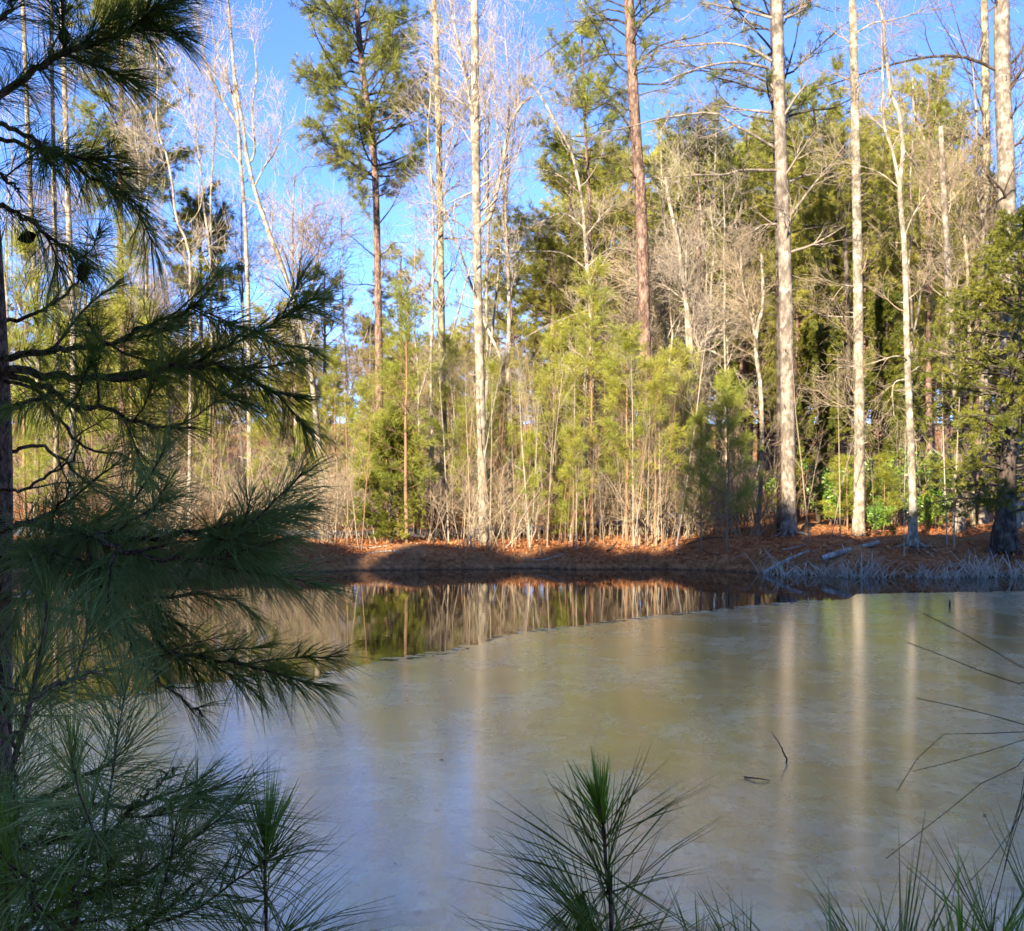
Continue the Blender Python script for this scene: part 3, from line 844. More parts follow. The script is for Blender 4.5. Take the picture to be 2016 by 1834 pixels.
def proto_brush(h, w, stems, mat='twig_grey'):
    tw = MB()
    N = stems
    base = np.stack([rng.normal(0, w * 0.3, N), rng.normal(0, w * 0.25, N), np.zeros(N)], -1)
    d = nrm(np.stack([rng.normal(0, 0.3, N), rng.normal(0, 0.3, N), np.ones(N)], -1))
    m = 6
    Pn = np.zeros((N, m, 3)); Pn[:, 0] = base
    L = h * U(0.5, 1.05, N)
    for i in range(1, m):
        Pn[:, i] = Pn[:, i - 1] + d * (L / (m - 1))[:, None]
        d = nrm(d + rng.normal(0, 0.12, (N, 3)))
    R = U(0.006, 0.014, N)[:, None] * np.linspace(1, 0.3, m)[None]
    tubes(tw, Pn, R, 4)
    B, BR, _ = grow(Pn, R, 7, 0.2, 1, 0.4, 1.0, (0.15 * h, 0.4 * h), 4, 0.08, 0.18, 0.65, 0.008, 0.35, lt=0.4)
    tubes(tw, B, BR, 3)
    C, CR, _ = grow(B, BR, 4, 0.2, 1, 0.4, 1.0, (0.06 * h, 0.16 * h), 3, 0.05, 0.2, 0.7, 0.005, 0.5)
    tubes(tw, C, np.maximum(CR, 0.0022), 3)
    return tw.mesh('bare_shrub', M[mat], False)

def cedar_into(wood, leaf, h, base_r, r_of, n1, dens=1.0, size=0.075, lean=(0, 0)):
    n = 14
    pts = np.zeros((n, 3)); pts[:, 2] = np.linspace(0, h, n)
    pts[:, 0] += lean[0] * np.linspace(0, 1, n); pts[:, 1] += lean[1] * np.linspace(0, 1, n)
    pts = wobble(pts, 0.08)
    R = taper(n, base_r, 0.02, base_r * 0.4)
    tubes(wood, pts, R, 9)
    t = U(0.11, 0.99, n1)
    p, T, r = at(pts[None], R[None], np.zeros(n1, int), t)
    a = U(0, 2 * np.pi, n1)
    L = np.array([r_of(tt, aa) for tt, aa in zip(t, a)]) * U(0.6, 1.12, n1)
    d = nrm(np.stack([np.cos(a), np.sin(a), U(0.0, 0.5, n1)], -1))
    m = 6
    B = np.zeros((n1, m, 3)); B[:, 0] = p
    for i in range(1, m):
        B[:, i] = B[:, i - 1] + d * (L / (m - 1))[:, None]
        d = nrm(d - Z3 * 0.13 + rng.normal(0, 0.13, (n1, 3)))
    BR = np.minimum(r * 0.4, 0.03)[:, None] * np.linspace(1, 0.25, m)[None]
    tubes(wood, B, BR, 4)
    C, CR, _ = grow(B, BR, int(8 * dens), 0.25, 1.0, 0.4, 1.0, (0.22, 0.55), 4, -0.03, 0.18, 0.6, 0.01)
    K = len(C)
    idx = np.repeat(np.arange(K), 8)
    pp, TT, _ = at(C, CR, idx, U(0.15, 1.0, K * 8))
    pp = pp + rng.normal(0, 0.035, pp.shape)
    tufts(leaf, pp, nrm(TT + Z3 * 0.2), 12, size * 1.5, size * 0.095, 0.1, 0.9, 0.0, 0.06)

def proto_cedar(h, rad, n1=70):
    wood, leaf = MB(), MB()
    cedar_into(wood, leaf, h, 0.03 + 0.012 * h, lambda t, a: rad * (1.05 - t) ** 0.8, n1)
    return wood.mesh('trunk', M['bark_dark'], True), leaf.mesh('crown', M['cedar'], False)

def proto_holly(h, w):
    wood, leaf = MB(), MB()
    N = 9
    base = np.stack([rng.normal(0, 0.1 * w, N), rng.normal(0, 0.1 * w, N), np.zeros(N)], -1)
    d = nrm(np.stack([rng.normal(0, 0.35 * w / h, N), rng.normal(0, 0.35 * w / h, N), np.ones(N)], -1))
    m = 6
    Pn = np.zeros((N, m, 3)); Pn[:, 0] = base; L = h * U(0.65, 1.0, N)
    for i in range(1, m):
        Pn[:, i] = Pn[:, i - 1] + d * (L / (m - 1))[:, None]; d = nrm(d + rng.normal(0, 0.12, (N, 3)))
    R = 0.012 * np.linspace(1, 0.35, m)[None] * np.ones((N, 1))
    tubes(wood, Pn, R, 4)
    B, BR, _ = grow(Pn, R, 10, 0.15, 1, 0.5, 1.2, (0.15 * w, 0.5 * w), 4, 0.05, 0.15, 0.6)
    tubes(wood, B, BR, 3)
    K = len(B); idx = np.repeat(np.arange(K), 26)
    pp, TT, _ = at(B, BR, idx, U(0.2, 1, len(idx)))
    leaves(leaf, pp + rng.normal(0, 0.06, pp.shape), 0.05)
    return wood.mesh('stem', M['twig_dark'], True), leaf.mesh('foliage', M['holly'], False)

class Proto:
    """a pair of meshes placed many times; every placement is its own object with its own parts"""
    def __init__(self, meshes, h):
        self.m, self.h = meshes, h
    def place(self, name, loc, h, label, cat, group=None, rz=None, wscale=1.0, names=('trunk', 'crown')):
        s = h / self.h
        o = empty(name, loc, label, cat, group)
        o.rotation_euler = (0, 0, U(0, 6.28) if rz is None else rz)
        o.scale = (s * wscale, s * wscale, s)
        for nm, me in zip(names, self.m):
            c = bpy.data.objects.new(nm, me); COL.objects.link(c); c.parent = o
        return o

# ------------------------------------------------------------------ the tall trees on the far bank
def big_tree(name, label, cat, path, width, Y, bark, limbs=(), crown=None, twig='twig_tan', up_to=None, n_rand=10, rand_L=1.6, rand_t=(0.3, 0.98),
             limb_mat=None, group=None, stems=(), flare=0.3, dens=0.8, limb_r=0.03, sub_label=None, leafmat='needle_pine', rand_up=0.08, boughs=()):
    """path: picture points from the base up at depth Y; width: trunk width in picture pixels (base, top)"""
    pts = PL(path, Y)
    X0 = pts[0][0]
    pts[0][2] = float(gz(X0, Y)) - 0.05
    if up_to:
        d = nrm(pts[-1] - pts[-2])
        k = (up_to - pts[-1][2]) / max(0.2, d[2])
        pts = np.vstack([pts, pts[-1] + d * k])
    org = pts[0].copy()
    root = empty(name, org, label, cat, group)
    n = 30
    c = resample(pts, n)
    hh = c[:, 2] - c[0, 2]
    w0, w1 = 0.88 * width[0] / F * Y / 2, 0.88 * width[1] / F * Y / 2
    ztop = EYE + HOR / F * Y
    f = np.clip(hh / (ztop - c[0, 2]), 0, 3)
    R = np.maximum(w0 + (w1 - w0) * f, 0.02)
    if up_to: R = np.where(f > 1, np.maximum(w1 * (1 - 0.75 * (hh - hh[f <= 1].max()) / max(0.1, hh.max() - hh[f <= 1].max())), 0.02), R)
    R = R + flare * w0 * np.exp(-hh / 0.35)
    wood = MB(); tubes(wood, c - org, R, 14)
    if w0 > 0.09:
        SB, SR, _ = grow((c - org)[None], R[None], 16, 0.12, 0.75, 1.0, 1.6, (0.12, 0.5), 4, 0.05, 0.2, 0.3, 0.022, 0.5)
        tubes(wood, SB, SR, 5)
    if crown:
        wood.mi = 1; lf = MB()
        kw = dict(crown)
        t0, t1, n1, L1 = kw.pop('t0'), kw.pop('t1'), kw.pop('n1'), kw.pop('L1')
        pine_crown(wood, lf, c - org, R, t0, t1, n1, L1, **kw)
        for bp_ in boughs:
            q = resample(PL(bp_, Y - 0.8), 12) - org
            rr = np.linspace(0.025, 0.008, 12)
            tubes(wood, q, rr, 5)
            C, CR, _ = grow(q[None], rr[None], 16, 0.35, 1, 0.4, 1.0, (0.15, 0.45), 4, 0.15, 0.15, 0.6)
            tubes(wood, C, CR, 3)
            ii_ = np.repeat(np.arange(len(C)), 4)
            a_, b_, _ = at(C, CR, ii_, U(0.3, 1.0, len(ii_)))
            tufts(lf, a_, nrm(b_ + Z3 * 0.3), 30, 0.22, 0.005)
        lf.build('crown', M[leafmat], root, smooth=False)
    tr = wood.build('trunk', [M[bark], M[limb_mat or 'bark_dark']] if crown else M[bark], root)
    for sp, sw in stems:
        q = resample(PL(sp, Y), 20)
        wd = MB(); tubes(wd, q - org, np.linspace(sw[0] / F * Y / 2, sw[1] / F * Y / 2, 20), 8)
        wd.build('stem', M[bark], root)
        tw = MB()
        B, BR, _ = grow(q[None], np.linspace(sw[0] / F * Y / 2, sw[1] / F * Y / 2, 20)[None], n_rand, 0.1, 0.99, 0.4, 1.0, (rand_L * 0.4, rand_L), 6, rand_up, 0.13, 0.5, 0.025, 0.25, lt=0.4)
        tubes(tw, B - org, BR, 4)
        bare_limbs(tw, B - org, BR, dens, True, rand_up, (0.4 * rand_L, 0.25 * rand_L, 0.14 * rand_L))
        tw.build('crown', M[twig], root)
    for lp in limbs:
        dy = U(-0.8, 0.3, len(lp)); dy[0] = 0
        q = resample(PL(lp, Y + np.cumsum(dy) * 0.5), 12)
        wd = MB(); r = np.linspace(limb_r, limb_r * 0.3, 12)
        tubes(wd, q - org, r, 6)
        wd.mi = 1
        bare_limbs(wd, (q - org)[None], r[None], 1.1, True, 0.05, (0.9, 0.5, 0.25))
        wd.build('branch', [M[limb_mat or bark], M[twig]], root)
    if n_rand:
        tw = MB()
        B, BR, _ = grow((c - org)[None], R[None], n_rand, rand_t[0], rand_t[1], 0.6, 1.25, (rand_L * 0.5, rand_L * 1.1), 7, rand_up, 0.15, 0.35, limb_r, 0.2, lt=0.35)
        tubes(tw, B, BR, 5)
        bare_limbs(tw, B, BR, dens, True, 0.08, (0.45 * rand_L, 0.25 * rand_L, 0.14 * rand_L))
        tw.build('crown', M[twig], root)
    return root

# trunk right of centre
big_tree('tall_hardwood', 'thickest pale trunk on the bank, its foot in dark shadow', 'tree',
         [(1553, 1052), (1552, 900), (1549, 700), (1545, 500), (1536, 250), (1530, 0)], (33, 25), 32.5, 'bark_pale',
         limbs=[[(1513, 135), (1478, 126), (1442, 123), (1389, 131), (1336, 149), (1300, 165)],
                [(1520, 121), (1478, 96), (1424, 85), (1353, 91), (1300, 96)],
                [(1520, 36), (1478, 25), (1424, 14), (1378, 4)],
                [(1530, 295), (1478, 263), (1442, 245), (1410, 222), (1371, 224), (1300, 234), (1240, 250), (1180, 262)],
                [(1532, 336), (1460, 336), (1424, 345), (1371, 345), (1300, 353)],
                [(1532, 224), (1442, 213), (1407, 204)],
                [(1545, 36), (1577, 21), (1598, 0)],
                [(1552, 430), (1609, 355), (1634, 327), (1666, 281)],
                [(1542, 441), (1503, 444), (1481, 457)]],
         up_to=19, n_rand=9, rand_t=(0.42, 0.98), rand_L=2.0, twig='twig_grey', limb_r=0.045)
big_tree('tall_hardwood', 'slimmer pale banded trunk beside a green leafy shrub', 'tree',
         [(1690, 1047), (1692, 900), (1690, 700), (1688, 500), (1683, 200), (1678, 0)], (25, 17), 32.8, 'bark_white',
         limbs=[[(1686, 66), (1719, 46), (1762, 39), (1804, 25), (1844, 4)],
                [(1684, 565), (1650, 560), (1627, 551)],
                [(1688, 626), (1620, 621), (1591, 603)],
                [(1688, 800), (1640, 800), (1600, 790)]],
         up_to=18, n_rand=14, rand_t=(0.2, 0.98), rand_L=1.7, twig='twig_tan', limb_r=0.03)
big_tree('forked_hardwood', 'slender pale forked tree rooted right at the waterline beside reeds', 'tree',
         [(1797, 1103), (1797, 1000), (1792, 850), (1786, 700), (1783, 560), (1780, 480), (1771, 373), (1778, 302), (1769, 220), (1755, 192), (1748, 142), (1741, 89), (1739, 36), (1723, 0)],
         (19, 6), 29.7, 'bark_white',
         limbs=[[(1789, 712), (1765, 701), (1701, 720), (1645, 726), (1643, 749)],
                [(1789, 747), (1765, 751), (1757, 770), (1760, 820)],
                [(1780, 469), (1797, 426), (1826, 377), (1854, 327)],
                [(1772, 372), (1726, 338), (1648, 316)],
                [(1775, 288), (1805, 327), (1854, 366)]],
         stems=[([(1772, 376), (1758, 302), (1741, 249), (1739, 185), (1735, 60)], (7, 3))],
         n_rand=10, rand_t=(0.35, 0.95), rand_L=1.6, twig='twig_tan', flare=0.9, limb_r=0.022, up_to=16)
# centre pine
big_tree('loblolly_pine', 'tall reddish pine trunk right of centre with a kinked dark upper stem', 'tree',
         [(1290, 1040), (1275, 800), (1270, 700), (1263, 430), (1253, 280), (1245, 150), (1238, 0)], (31, 22), 35.0, 'bark_pine',
         limbs=[[(1252, 275), (1215, 215), (1180, 205), (1130, 215)],
                [(1258, 360), (1235, 330), (1210, 310)],
                [(1250, 130), (1300, 90), (1380, 70), (1440, 40)],
                [(1250, 165), (1310, 165), (1370, 140), (1440, 150)],
                [(1246, 110), (1180, 110), (1130, 140)],
                [(1240, 30), (1190, 20), (1120, 70), (1040, 130)]],
         limb_mat='bark_dark', twig='twig_dark', up_to=22, n_rand=0, leafmat='needle_pine',
         crown=dict(t0=0.58, t1=0.99, n1=52, L1=2.4, gaps=0.45, tuft_n=26, tuft_w=0.0055, n2=8))
# white sycamore-like tree
big_tree('tall_hardwood', 'pale mottled trunk left of centre with a side stem curving up to the right', 'tree',
         [(953, 1055), (948, 850), (944, 700), (940, 560), (938, 400), (936, 200), (934, 0)], (22, 17), 33.2, 'bark_white',
         limbs=[[(944, 470), (905, 440), (880, 425), (830, 360)],
                [(942, 240), (905, 190), (880, 150), (852, 90)],
                [(940, 375), (905, 390), (870, 410), (840, 440)]],
         stems=[([(941, 446), (962, 432), (975, 390), (990, 320), (1000, 260), (1020, 215), (1045, 190)], (9, 4)),
                ([(936, 330), (930, 280), (928, 220), (910, 120), (890, 30), (880, -40)], (7, 3))],
         up_to=18, n_rand=20, rand_t=(0.35, 0.99), rand_L=2.2, twig='twig_white', limb_r=0.03, rand_up=0.16, dens=0.7)
big_tree('tall_hardwood', 'thin dark mottled trunk just left of the pale mottled one', 'tree',
         [(875, 1030), (874, 930), (870, 700), (867, 500), (865, 330), (862, 200), (855, 0)], (19, 13), 35.5, 'bark_mottled',
         limbs=[[(866, 390), (890, 370), (920, 345)], [(866, 430), (900, 400), (940, 370)], [(866, 470), (910, 470), (940, 475)],
                [(862, 275), (900, 240), (935, 190)], [(868, 620), (840, 590), (800, 570)]],
         up_to=18, n_rand=26, rand_t=(0.35, 0.99), rand_L=2.2, twig='twig_grey', limb_r=0.03, dens=0.75)
# pine left of centre
big_tree('loblolly_pine', 'pine with a full open crown standing against blue sky left of centre', 'tree',
         [(748, 1030), (747, 800), (745, 640), (741, 420), (734, 280), (715, 150), (700, 0)], (19, 13), 37.0, 'bark_pine',
         limbs=[[(743, 445), (770, 410), (790, 370)], [(735, 300), (715, 260), (690, 270), (650, 320), (600, 330)], [(733, 290), (770, 230), (810, 215)],
                [(720, 165), (750, 130), (790, 90)]],
         limb_mat='bark_dark', twig='twig_dark', up_to=20.5, n_rand=0,
         crown=dict(t0=0.53, t1=0.995, n1=84, L1=2.5, rise=0.1, gaps=0.1, tuft_n=30, tuft_w=0.006, n2=11, per=4, dead=4), leafmat='needle_pine')
# birches on the left
big_tree('twin_birch', 'white birch with two slim stems parting upward against the sky', 'tree',
         [(492, 1020), (491, 800), (489, 622), (485, 497), (480, 391), (473, 320), (469, 249), (462, 178), (458, 107), (449, 0)], (13, 5), 36.5, 'bark_white',
         stems=[([(640, 1020), (610, 720), (565, 551), (544, 497), (522, 437), (501, 373), (487, 313), (476, 231), (462, 153), (455, 71), (445, -40)], (13, 4)),
                ([(470, 252), (437, 195), (409, 135), (394, 71), (387, 28)], (6, 2.5)),
                ([(488, 322), (501, 302), (497, 213), (505, 150), (500, 80)], (5, 2)),
                ([(467, 225), (446, 150), (424, 90), (416, 30)], (5, 2)),
                ([(478, 330), (440, 280), (415, 240), (395, 225)], (4, 1.6)),
                ([(500, 370), (520, 330), (545, 290), (560, 210)], (4, 1.6))],
         up_to=16.5, n_rand=11, rand_t=(0.4, 0.99), rand_L=1.5, twig='twig_white', limb_r=0.017, rand_up=0.2, dens=0.7)
big_tree('crooked_snag', 'thin white crooked bare tree in front of the left pines', 'tree',
         [(372, 1010), (375, 700), (373, 497), (362, 465), (345, 426), (341, 373), (327, 302), (309, 249), (311, 142), (305, 60)], (9, 3), 35.0, 'bark_white',
         limbs=[[(325, 300), (290, 275), (255, 250)], [(373, 440), (394, 409), (400, 350)], [(362, 470), (330, 500), (300, 470)], [(374, 520), (420, 480), (450, 460)]],
         n_rand=10, rand_t=(0.4, 0.97), rand_L=1.2, twig='twig_white', limb_r=0.018)
# left pines
big_tree('loblolly_pine', 'dark crowned pine standing high at the upper left', 'tree',
         [(240, 1030), (240, 700), (237, 500), (236, 330), (240, 150), (245, 30)], (17, 10), 42.0, 'bark_pine',
         up_to=19.5, n_rand=0, crown=dict(t0=0.60, t1=0.99, n1=74, L1=2.5, rise=0.1, gaps=0.1, tuft_n=30, tuft_w=0.007, n2=10, per=4, dead=8), leafmat='needle_pine')
big_tree('loblolly_pine', 'small flat topped pine with dark layered boughs behind the birch', 'tree',
         [(400, 1020), (398, 800), (396, 600), (394, 480), (396, 390)], (9, 5), 46.0, 'bark_pine',
         n_rand=0, crown=dict(t0=0.68, t1=0.99, n1=34, L1=1.9, gaps=0.1, tuft_n=30, tuft_w=0.008, n2=10, per=4, dead=6), leafmat='needle_pine')
for k, (bx, tx, w, Yd, bark, lab) in enumerate([
        (140, 122, 15, 34.5, 'bark_white', 'pale straight trunk seen through the near pine boughs, nearest the left pine crown'),
        (108, 100, 12, 37.0, 'bark_mottled', 'pale brown trunk close beside the paler one behind the near pine boughs'),
        (70, 45, 13, 36.0, 'bark_mottled', 'dim grey trunk near the left edge behind the near pine boughs')]):
    big_tree('tall_hardwood', lab, 'tree', [(bx, 1030), (bx + 4, 700), ((bx + tx) / 2 + 3, 400), (tx, 0)], (w, w * 0.7), Yd, bark,
             up_to=16, n_rand=12, rand_t=(0.35, 0.98), rand_L=1.4, twig='twig_white' if k == 0 else 'twig_grey', limb_r=0.02)
# right edge
big_tree('tall_hardwood', 'thick rough grey trunk at the right edge with a long limb arching left', 'tree',
         [(1992, 1035), (1988, 700), (1983, 440), (1980, 300), (1974, 170), (1972, 0)], (46, 34), 33.5, 'bark_pale',
         limbs=[[(1962, 139), (1904, 114), (1833, 112), (1762, 126), (1709, 142), (1648, 163), (1602, 178)],
                [(1985, 130), (2005, 110), (2030, 60)], [(1984, 390), (1965, 380), (1940, 340)]],
         up_to=19, n_rand=10, rand_t=(0.45, 0.98), rand_L=2.2, twig='twig_dark', limb_mat='bark_dark', limb_r=0.05)
big_tree('tall_hardwood', 'greenish grey trunk just left of the thick one at the right edge', 'tree',
         [(1936, 1020), (1936, 700), (1938, 450), (1942, 300), (1940, 150), (1938, 0)], (20, 16), 36.5, 'bark_mottled',
         limbs=[[(1940, 180), (1904, 107), (1885, 50), (1872, 0)], [(1940, 240), (1915, 170), (1880, 90), (1850, 40), (1830, 0)], [(1938, 290), (1890, 270), (1840, 330)]],
         limb_mat='bark_dark', up_to=18, n_rand=16, rand_t=(0.4, 0.98), rand_L=2.0, twig='twig_dark', limb_r=0.03)
big_tree('crooked_snag', 'brown curved bare stem leaning left of the right edge trunks', 'tree',
         [(1915, 1015), (1908, 620), (1900, 480), (1890, 427), (1868, 359), (1833, 302), (1801, 227), (1797, 153)], (11, 4), 34.5, 'bark_mottled',
         limbs=[[(1890, 427), (1920, 350), (1940, 300)], [(1868, 359), (1905, 310), (1925, 250)], [(1830, 300), (1800, 270), (1760, 250)]],
         n_rand=16, rand_t=(0.3, 0.98), rand_L=1.6, twig='twig_tan', limb_r=0.02)
big_tree('tall_hardwood', 'mottled trunk with a spotted base left of the dark stump-footed cedar', 'tree',
         [(1887, 1046), (1888, 950), (1883, 766), (1869, 620), (1865, 496), (1858, 378), (1852, 250)], (25, 7), 32.6, 'bark_pale',
         n_rand=16, rand_t=(0.35, 0.95), rand_L=1.7, twig='twig_tan', limb_r=0.02)
# mid-distance hardwoods in the gap between the pines
big_tree('bare_hardwood', 'pale spreading bare tree whose long limbs arch left of the reddish pine', 'tree',
         [(1168, 1030), (1166, 800), (1162, 600), (1155, 520), (1146, 400), (1125, 300), (1098, 250), (1065, 190), (1040, 160)], (13, 4), 36.0, 'bark_white',
         limbs=[[(1155, 530), (1110, 500), (1060, 495), (1000, 500), (950, 520)], [(1157, 525), (1200, 490), (1235, 495)], [(1140, 380), (1100, 345), (1040, 330), (990, 340)],
                [(1150, 450), (1110, 420), (1060, 440), (1000, 470)], [(1150, 470), (1190, 420), (1215, 400)], [(1160, 610), (1080, 640), (1010, 680), (950, 720)]],
         n_rand=14, rand_t=(0.3, 0.98), rand_L=1.9, twig='twig_white', limb_r=0.025)
big_tree('bare_hardwood', 'pale forked bare tree between the reddish pine and the thickest trunk', 'tree',
         [(1350, 1030), (1352, 850), (1362, 740), (1358, 650), (1345, 560), (1335, 480), (1318, 400), (1310, 350)], (14, 4), 35.5, 'bark_white',
         stems=[([(1363, 745), (1385, 670), (1420, 640), (1470, 610)], (8, 3)), ([(1362, 740), (1352, 660), (1350, 560), (1352, 480)], (7, 3))],
         limbs=[[(1362, 700), (1400, 690), (1450, 730), (1490, 790)], [(1340, 520), (1390, 470), (1430, 420), (1450, 370)], [(1345, 590), (1300, 560), (1260, 570)]],
         n_rand=16, rand_t=(0.2, 0.98), rand_L=1.7, twig='twig_white', limb_r=0.022)
big_tree('bare_hardwood', 'thin pale wavering tree just left of the thickest trunk', 'tree',
         [(1490, 1050), (1498, 950), (1500, 850), (1497, 760), (1488, 690), (1492, 640), (1502, 600), (1500, 500)], (11, 4), 33.8, 'bark_white',
         stems=[([(1490, 680), (1478, 620), (1462, 560), (1458, 490)], (6, 2.5))], n_rand=22, rand_t=(0.25, 0.98), rand_L=1.4, twig='twig_tan', limb_r=0.014)
big_tree('loblolly_pine', 'dark pine half hidden behind the thickest trunk with thin open crown', 'tree',
         [(1537, 1030), (1535, 700), (1531, 400), (1525, 200), (1522, 0)], (17, 14), 34.5, 'bark_dark', n_rand=0, up_to=20, leafmat='needle_pine', boughs=[[(1530, 235), (1565, 215), (1605, 175), (1650, 125)]],
         crown=dict(t0=0.56, t1=0.98, n1=44, L1=2.6, gaps=0.4,  tuft_n=28, tuft_w=0.006, n2=8, dead=4))
big_tree('loblolly_pine', 'slim pine with a bright green rounded crown left of the reddish pine', 'tree',
         [(1166, 1030), (1163, 600), (1160, 400), (1152, 250), (1145, 80)], (13, 5), 39.0, 'bark_pine', n_rand=0, leafmat='needle_young',
         crown=dict(t0=0.70, t1=0.995, n1=40, L1=1.9, rise=0.12, gaps=0.1, tuft_n=30, tuft_w=0.006, n2=9, dead=6, per=3))
big_tree('loblolly_pine', 'dark trunked pine close behind the slimmer banded trunk', 'tree',
         [(1672, 1020), (1670, 800), (1668, 600), (1662, 400), (1660, 260)], (15, 6), 39.0, 'bark_dark', n_rand=0, leafmat='needle_far',
         crown=dict(t0=0.45, t1=0.99, n1=50, L1=2.1, rise=0.1, gaps=0.3, tuft_n=26, tuft_w=0.006, n2=8, dead=8, tuft_l=0.2))

# ------------------------------------------------------------------ cedars
def custom_cedar(name, label, x, ybase, Y, h, base_r, r_of, n1, lean=(0, 0), dens=1.0, size=0.075):
    g = ground_at(x, Y); g[2] -= 0.05
    root = empty(name, g, label, 'tree')
    wood, leaf = MB(), MB()
    cedar_into(wood, leaf, h, base_r, r_of, n1, dens, size, lean)
    if base_r > 0.2:      # buttress roots
        for a in np.linspace(0, 2 * np.pi, 8)[:-1]:
            d = np.array([math.cos(a), math.sin(a), 0])
            q = resample([d * base_r * 0.7 + Z3 * 0.75, d * base_r * 1.15 + Z3 * 0.3, d * base_r * 1.6 + Z3 * 0.0, d * base_r * 2.2 - Z3 * 0.2], 8)
            tubes(wood, q, np.linspace(0.10, 0.05, 8), 7)
    wood.build('trunk', M['bark_dark'], root); leaf.build('crown', M['cedar'], root, smooth=False)
    return root
custom_cedar('red_cedar', 'big olive cedar at the right edge on a dark flared base by the water', 1978, 1105, 29.4, 8.6, 0.25,
             lambda t, a: (0.6 + 1.8 * math.sin(math.pi * min(1, t * 0.8 + 0.25))) * (1.25 if math.cos(a) < -0.1 else 0.9), 190, (0.5, 0), dens=1.1)
custom_cedar('red_cedar', 'low dark cedar bush at the left end of the open bank', 770, 1085, 32.6, 3.6, 0.05, lambda t, a: 1.35 * (1.05 - t) ** 0.7, 80)
custom_cedar('red_cedar', 'small golden cedar glowing among the middle saplings', 1085, 1050, 36.0, 5.2, 0.05, lambda t, a: 0.75 * (1.05 - t) ** 0.6, 70)
custom_cedar('red_cedar', 'golden olive cedar between the thickest trunk and the slimmer banded trunk', 1612, 1030, 38.0, 6.6, 0.06, lambda t, a: 1.5 * (1.05 - t) ** 0.7, 110)
custom_cedar('red_cedar', 'golden olive cedar right of the slimmer banded trunk', 1745, 1030, 37.0, 7.5, 0.07, lambda t, a: 1.4 * (1.05 - t) ** 0.7, 110)

# ------------------------------------------------------------------ young pines on the bank
YP = [Proto(proto_young_pine(7.0, 1.25, clear=0.2), 7.0), Proto(proto_young_pine(6.0, 1.15, clear=0.28), 6.0), Proto(proto_young_pine(4.5, 0.95, clear=0.15), 4.5), Proto(proto_young_pine(3.0, 0.8, clear=0.08), 3.0)]
YP.append(Proto(proto_young_pine(5.5, 1.3, 'needle_young', 1.6, 0.18), 5.5))
def young(k, x, ytop, Y, label, group=None, ws=1.0):
    g = ground_at(x, Y); h = EYE + (HOR - ytop) / F * Y - g[2]
    return YP[k].place('young_pine', g, h, label, 'tree', group, None, ws)
young(0, 800, 575, 32.0, 'tallest bright young pine at the left of the sapling thicket', ws=1.15)
young(0, 1165, 530, 33.5, 'tall bright young pine in the middle, below the bare spreading limbs', ws=1.0)
young(1, 1235, 660, 32.6, 'bushy bright young pine in front of the reddish pine trunk', ws=1.25)
young(1, 1095, 650, 34.0, 'bright young pine left of the tall middle one', ws=0.9)
young(2, 1292, 720, 32.2, 'thin young pine hiding the foot of the reddish pine', ws=1.1)
young(1, 885, 670, 34.5, 'pale young pine behind the thin mottled trunk', ws=0.95)
young(2, 985, 720, 34.8, 'small light young pine right of the pale mottled trunk', ws=0.9)
young(4, 1432, 755, 30.6, 'dark shaded young pine standing near the waterline', ws=1.1)
young(4, 1380, 830, 31.0, 'short dark shaded young pine left of the taller shaded one', ws=1.0)
young(3, 1668, 905, 34.2, 'low bright young pine left of the slimmer banded trunk', ws=1.5)
young(3, 1742, 900, 34.0, 'low bright young pine right of the slimmer banded trunk', ws=1.3)
young(3, 1842, 985, 33.6, 'tiny bright pine left of the spotted trunk base', ws=1.2)
young(1, 720, 760, 35.5, 'young pine at the left rim of the bright thicket', ws=0.9)
young(2, 1040, 860, 32.0, 'knee-thin young pine among the middle stems', ws=0.9)
young(2, 1130, 850, 31.8, 'short young pine with sparse tufts among the middle stems', ws=1.1)
young(2, 1340, 700, 34.5, 'light young pine behind the thin young one', ws=1.1)
for i in range(12):
    x = U(700, 1360); young(int(rng.integers(1, 4)), x, U(700, 960), U(32.3, 37), 'young pine in the crowded bright thicket behind the leafy bank', 'young pines crowding the thicket', U(0.9, 1.3))
for x, yt, Yd in [(50, 480, 36), (20, 640, 33), (110, 600, 40), (258, 450, 38), (300, 640, 36), (180, 700, 34), (420, 720, 37), (520, 760, 36), (600, 800, 35), (70, 820, 33), (660, 700, 40)]:
    young(int(rng.integers(0, 3)), x, yt, Yd, 'sunlit young pine seen through the near dark pine boughs', 'young pines behind the near boughs', 0.85)

